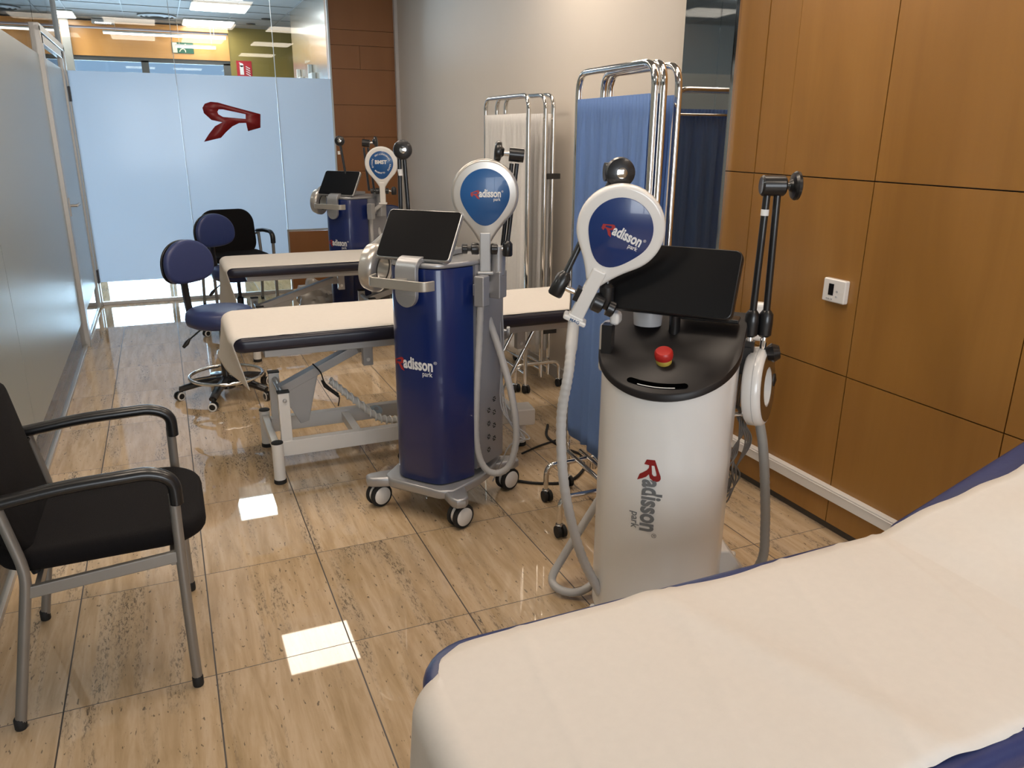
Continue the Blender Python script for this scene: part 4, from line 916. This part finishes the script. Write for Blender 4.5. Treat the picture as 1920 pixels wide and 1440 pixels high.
# ---- white machine
def white_machine():
    c = (1.332, 1.871); ang = math.atan2(-.70, .71); W = LX(c, ang)
    t = thing('therapy_machine', 'white therapy machine with black tilted top and red stop button beside the nearest couch', 'therapy machine', (c[0], c[1], 0), ang)
    # cross-section: half round front, flat back.   local -y = front
    R = .200
    def section(s, n=40):
        out = []
        for k in range(n+1):
            a = PI+PI*k/n; out.append((R*s*math.cos(a), -.01+1.02*R*s*math.sin(a)))
        return out+[(R*s, .10), (R*s*.96, .17), (-R*s*.96, .17), (-R*s, .10)]
    TA = math.radians(22.5)
    def ztop(y): return .858+(y+.21)*math.tan(TA)
    def zbot(y): return .085
    sec = section(.985)
    rings = []
    for q in range(14):
        u_ = q/13; rings.append([V(x*(1-.0*u_), y, zbot(y)+(ztop(y)-.02-zbot(y))*u_) for x, y in sec])
    obj('body_shell', B().loft(rings), WHITEG, t, ang=50)
    obj('plinth', B().prism(section(.93), .055, .095), BLACKP, t)
    sec2 = section(1.045)
    def plate(z0, z1, name, mat, par=None, sec_=sec2, bev=.006):
        rings = []
        for d_, z in ((.97, z0), (1.0, z0+.004), (1.0, z1-bev), (.985, z1)): rings.append([V(x*d_, (y+.02)*d_-.02, ztop(y)+z) for x, y in sec_])
        return obj(name, B().loft(rings), mat, par or t, ang=50)
    tp = plate(-.018, .008, 'top_plate', BLACKT)
    n = V(0, -math.sin(TA), math.cos(TA)); ysl = -.181
    Ms = frame((0, ysl, ztop(ysl)+.0085), (1, 0, 0), n)
    # handle slot: dark recess with pale inner lip, gently bowed
    bow = []
    for k in range(13): x = -.075+.15*k/12; bow.append((x, -.012-.012*(1-(x/.075)**2)))
    for k in range(7): a = -PI/2+PI*k/6; bow.append((.075+.011*math.cos(a), -.001+.011*math.sin(a)))
    for k in range(13): x = .075-.15*k/12; bow.append((x, .010-.012*(1-(x/.075)**2)))
    for k in range(7): a = PI/2+PI*k/6; bow.append((-.075+.011*math.cos(a), -.001+.011*math.sin(a)))
    obj('handle_slot', B().prism(bow, .0002, .0012, Ms), P('slot_black', (.001, .001, .001), .9, spec=0), tp)
    lip = [(x*.7, -.0205+.006*(1-(x/.075)**2)*-1+.003) for x in [-.075+.15*k/12 for k in range(13)]]
    b = B(); b.tube([Ms @ V(x, y+.001, .0018) for x, y in lip], .0012, 6); obj('slot_lip', b, WHITE, tp)
    yb_ = -.094; bc = V(0, yb_, ztop(yb_)+.008)
    bt = obj('stop_button', B().lathe([(.021, .016), (.026, .019), (.027, .027), (.026, .038), (.022, .043), (.001, .044)], bc, n, 30), P('stop_red', (.45, .02, .015), .35), t)
    obj('button_collar', B().lathe([(.021, .0), (.0225, .002), (.0225, .014), (.020, .017)], bc, n, 28), P('stop_yellow', (.50, .36, .06), .4), bt)
    # cup-shaped holder and monitor
    yy = .095
    b = B(); b.lathe([(.042, ztop(yy)-.0), (.046, ztop(yy)+.05), (.044, ztop(yy)+.055)], (-.085, yy-.03, 0), seg=30); obj('cup_holder', b, GREYP, t)
    b = B(); b.tube([(.0, yy-.04, ztop(yy-.04)-.0), (.0, yy-.06, 1.14)], .024, 16, sy=.7); b.lathe([(.06, .0), (.06, .008), (.04, .014)], (.0, yy-.04, ztop(yy-.04)-.01), n, 30); obj('monitor_stand', b, BLACKP, t, bevel=0)
    tn = W(c[0]-.78*.80, c[1]-.63*.80, 0); tn = V(tn.x, tn.y, .40).normalized(); upt = (V(0, 0, 1)-tn*tn.z).normalized(); xt = upt.cross(tn)
    mc = W(1.297, 1.851, 1.146); M = frame(mc, xt, tn)
    mo = obj('monitor', B().prism(rrect(.386, .202, .022, 6), -.030, 0, M, bev=.006, nb=3), P('monitor_black', (.008, .008, .009), .35), t, ang=45)
    obj('screen', B().prism(rrect(.378, .194, .018, 6), -.001, .0012, M), SCREEN, mo)
    obj('document_tray', B().box((.10, .085, ztop(.09)+.035), (.17, .06, .012)), BLACKP, t, bevel=.004)
    # wordmark, vertical on the curved front
    Rb = R*.985
    def onb(x, y):
        s = (y-.05)*.247-.007; a = s/Rb; return V((Rb+.0015)*math.sin(a), -.01-1.02*(Rb+.0015)*math.cos(a), .658-x*.247)
    put_wordmark(onb, t, RED, LETG)
    # left paddle
    pc = W(1.158, 1.900, 1.285); pn = W(c[0]-.50, c[1]-.82, 0); pn = V(pn.x, pn.y, -.12).normalized()
    tilt = math.radians(24); upv = V(0, 0, 1); side = upv.cross(pn).normalized(); up2 = upv*math.cos(tilt)+side*math.sin(tilt)*SGN
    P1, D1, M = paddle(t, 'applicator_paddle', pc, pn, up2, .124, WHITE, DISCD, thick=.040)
    strap_text(M, True, None, D1, .13, -.052, -.022)
    gx = M @ V(0, -.124*1.05, -.010); gt = M @ V(0, -.124*1.05-.168, -.010)
    R3 = frame((0, 0, 0), M.col[0].xyz, M.col[1].xyz).to_3x3()
    b = B(); b.box((gx+gt)/2, (.042, .034, .172), R3); b.box(gt, (.072, .044, .016), R3); b.box(gt+M.col[1].xyz*.006+M.col[2].xyz*.002, (.05, .034, .02), R3)
    gr = obj('grip', b, WHITE, P1, bevel=.006)
    obj('grip_lettering', map_bm(join(bmesh.new(), text_bm('MAG', .014, 1, .0003, 'CENTER'), (0, 0)), lambda x, y: gt+M.col[0].xyz*x+M.col[1].xyz*(y-.003)+M.col[2].xyz*.0235), P('ink_blue', (.05, .12, .25), .5), gr)
    xx = M.col[0].xyz; gm = gx.lerp(gt, .55)
    b = B(); b.lathe([(.022, .022), (.028, .026), (.028, .052), (.022, .056), (.010, .058), (.010, .068), (.024, .070), (.024, .088), (.020, .092)], gm, xx, 26)
    b.box(gm-xx*.026, (.016, .03, .04), R3); obj('clamp_knob', b, BLACKP, t)
    obj('ball_stud', B().lathe([(.007, -.030), (.009, -.045), (.009, -.066)], gm, xx, 14), CHROME, t)
    hw = [(1.045, 1.90, .985), (1.015, 1.912, .89), (.998, 1.918, .735), (1.012, 1.912, .52), (1.06, 1.895, .31), (1.12, 1.88, .17), (1.17, 1.90, .10), (1.24, 1.98, .09)]
    hl = [W(*p) for p in hw]; hl[0] = gt-M.col[1].xyz*.006; pts = catmull(hl, 26); n_ = len(pts)
    rr = [(.0175 if i < 16 else .0150+.0009*math.sin(i*2.0)) for i in range(n_)]
    obj('hose', B().tube(pts, rr, 14), HOSEG, t)
    hw = [(1.30, 2.10, .42), (1.24, 2.14, .28), (1.15, 2.16, .12), (1.10, 2.15, .045), (1.11, 2.10, .025), (1.17, 2.06, .03), (1.27, 2.06, .08), (1.35, 2.05, .14)]
    obj('hose', B().tube(catmull([W(*p) for p in hw], 12), .0145, 12), HOSEG, t)
    # left arm
    j0 = gm-xx*.085; hd = W(1.183, 1.965, 1.437)
    b = B(); ax = (hd-j0).normalized(); b.lathe([(.018, -.035), (.022, -.030), (.022, .028), (.012, .042)], j0, ax, 20); b.tube([j0+ax*.035, hd+V(-.02, .0, -.02)], .0095, 12)
    fwd = V(*W(c[0]-.30, c[1]-.95, 0).xy, 0).normalized()
    b.lathe([(.001, .034), (.020, .034), (.040, .026), (.043, .012), (.032, .002), (.020, -.006)], hd, fwd, 30); s_ = V(fwd.y*-1, fwd.x, 0)
    b.tube([hd-fwd*.03+s_*(-.035*SGN), hd-fwd*.03+s_*(.01*SGN)], .026, 20)
    q = W(1.155, 1.955, 1.09); b.tube([hd-fwd*.03, q+V(0, 0, .03)], .0095, 12); b.lathe([(.018, -.035), (.022, -.028), (.022, .025), (.012, .036)], q, (0, 0, 1), 20)
    b.box(W(1.163, 1.950, .955), (.030, .04, .10))
    la = obj('jointed_arm', b, BLACKP, t); obj('head_stud', B().lathe([(.016, .030), (.015, .037), (.005, .039)], hd, fwd, 18), CHROME, la)
    b = B(); b.box(W(1.175, 1.98, .93), (.03, .07, .15)); b.box(W(1.19, 1.955, 1.02), (.03, .05, .04)); obj('side_holder', b, WHITE, t, bevel=.012)
    # right arm
    k = W(1.604, 1.810, 1.403); lx = (W(1.633, 1.797, 1.403)-W(1.575, 1.823, 1.403)).normalized()
    b = B(); b.lathe([(.024, -.036), (.0295, -.031), (.0295, .028), (.025, .033)], k, lx, 28)
    a1, a2 = W(1.583, 1.818, 1.01), W(1.622, 1.802, 1.01)
    b.tube([k-lx*.016, a1+V(0, 0, -.01)], .0105, 14); b.tube([k+lx*.013, a2+V(0, 0, -.01)], .0105, 14)
    for a in (a1, a2): b.lathe([(.014, -.052), (.0205, -.046), (.0215, -.01), (.0205, .018), (.012, .030)], a, (0, 0, 1), 22)
    b.box(W(1.572, 1.835, .885), (.052, .05, .085)); b.box(a1+V(0, .0, -.085), (.03, .03, .04)); b.lathe([(.018, -.02), (.03, .0), (.02, .02)], a2+V(.03, .0, -.10), (1, .2, .2), 20)
    b.lathe([(.012, -.02), (.016, 0), (.012, .02)], W(1.705, 1.84, .80), (0, .2, 1), 16)
    ra = obj('jointed_arm', b, BLACKP, t)
    b = B(); b.lathe([(.010, .033), (.008, .048)], k, lx, 14)
    obj('ball_stud', b, CHROME, ra)
    for a in (a1, a2): obj('ball_stud', B().lathe([(.008, -.052), (.010, -.062), (.010, -.09)], a, (0, 0, 1), 14), CHROME, ra)
    obj('disc_knob', B().lathe([(.012, .044), (.018, .052), (.036, .055), (.041, .062), (.040, .070), (.030, .075), (.001, .078)], k, lx, 30), BLACKP, ra)
    b = B(); p = (k-lx*.016).lerp(a1, .17); p2 = (k-lx*.016).lerp(a1, .215); b.tube([p, p2], .0115, 14); obj('rod_label', b, LETW, ra)
    # right ring applicator (thin white ring with brown face)
    rc = W(1.630, 1.80, .798); rn = W(c[0]+.61, c[1]-.79, 0); rn = V(rn.x, rn.y, .08).normalized(); u_ = V(0, 0, 1); u_ = (u_-rn*u_.dot(rn)).normalized(); v_ = rn.cross(u_)
    def ring(prof, nm, mat, par): return obj(nm, B().loft([[rc+rn*z+(u_*1.0*math.cos(2*PI*q/52)+v_*math.sin(2*PI*q/52))*r for r, z in prof] for q in range(52)], closed=True), mat, par, ang=50)
    rg = ring([(.058, .020), (.112, .020), (.122, .012), (.1235, 0), (.122, -.028), (.112, -.036), (.058, -.036)], 'ring_applicator', WHITE, t)
    ring([(.062, .0205), (.108, .0205), (.108, .0215), (.062, .0215)], 'ring_face', P('bronze_face', (.16, .095, .04), .3, metal=.4), rg)
    ring([(.1225, -.003), (.1242, -.0035), (.1242, -.0045), (.1225, -.005)], 'seam_ring', GREYP, rg)
    hw = [(1.637, 1.795, .675), (1.655, 1.79, .60), (1.672, 1.782, .48), (1.69, 1.775, .31), (1.69, 1.775, .18), (1.62, 1.80, .09), (1.54, 1.85, .08)]
    pts = catmull([W(*p) for p in hw], 22); obj('hose', B().tube(pts, [.0155+(.0008*math.sin(i*2) if i > 40 else 0) for i in range(len(pts))], 14), P('hose_dark', (.30, .29, .27), .45), t)
    b = B(); b.tube([W(1.50, 1.86, .705), W(1.60, 1.815, .705)], .008, 12); b.lathe([(.016, .0), (.020, .003), (.020, .018), (.015, .022)], W(1.592, 1.815, .700), W(1.70, 1.77, 0)-W(1.60, 1.81, 0), 18); obj('hanger_peg', b, CHROME, t)
    b = B(); b.box(W(1.75, 1.98, .955), (.05, .04, .13)); b.box(W(1.70, 1.97, .88), (.05, .03, .05)); obj('side_holder', b, WHITE, t, bevel=.014)
    b = B()
    for i in range(4):
        d_ = .008*i
        b.tube(catmull([W(1.562+d_, 1.83, .86), W(1.553+d_, 1.83, .74), W(1.575, 1.822, .73-d_), W(1.60-d_, 1.815, .66), W(1.565+d_, 1.83, .57), W(1.60-d_*2, 1.82, .50+d_), W(1.59, 1.83, .45), W(1.565-d_, 1.83, .40+d_*2), W(1.55+d_, 1.835, .44), W(1.585, 1.825, .52), W(1.60+d_, 1.81, .62), W(1.565, 1.83, .71)], 8), .0028, 6)
    obj('thin_cable', b, P('cable_brown_grey', (.12, .105, .09), .4), t)
    b = B(); b.prism([(0, 0), (.10, .01), (.12, .05), (.03, .17), (-.01, .17)], -.05, .05, frame(W(1.63, 1.93, .01), W(1.9, 1.83, 0)-W(1.63, 1.93, 0), W(1.60, 1.84, 0)-W(1.63, 1.93, 0))); b.box(W(1.69, 1.93, .125), (.04, .03, .025)); obj('side_pedal', b, WHITEM, t, bevel=.008)
    for sx in (-1, 1):
        for sy in (-1, 1):
            cc = V(sx*.15, sy*.12+.0, .03); b = B()
            for s in (-1, 1): b.lathe([(.012, s*.005), (.030, s*.006), (.030, s*.018), (.02, s*.02)], cc, (1, .3, 0), 20)
            b.cyl(cc, cc+V(0, 0, .04), .01, 10); obj('caster', b, RUBBER, t)
    b = B(); b.lathe([(.001, .0), (.014, .02), (.012, .05), (.001, .055)], V(-.165, -.11, .025), (-.1, -.1, 1), 16); obj('side_pin', b, WHITE, t)
    return t
SGN = 1
WHITEG = P('white_body', (.74, .73, .71), .3, coat=.3)
white_machine()
# plastic bag behind the far couch
t = B(); rnd = random.Random(4)
bm = bmesh.new(); bmesh.ops.create_icosphere(bm, subdivisions=4, radius=1)
for v in bm.verts:
    n_ = v.co.normalized(); k = 1+.10*math.sin(7*n_.x+3*n_.z)+.07*math.sin(11*n_.y+5*n_.z+2)+.05*math.sin(17*n_.z+4*n_.x); v.co = V(n_.x*.16*k, n_.y*.13*k, .17+n_.z*.17*k)
    v.co.z = max(v.co.z, .002)
bm.transform(Matrix.Translation((1.10, 6.75, 0)))
tag(obj('plastic_bag', bm, P('pale_plastic', (.42, .38, .33), .25, coat=.3)), 'crumpled pale plastic bag on the floor seen under the farthest couch', 'bag')
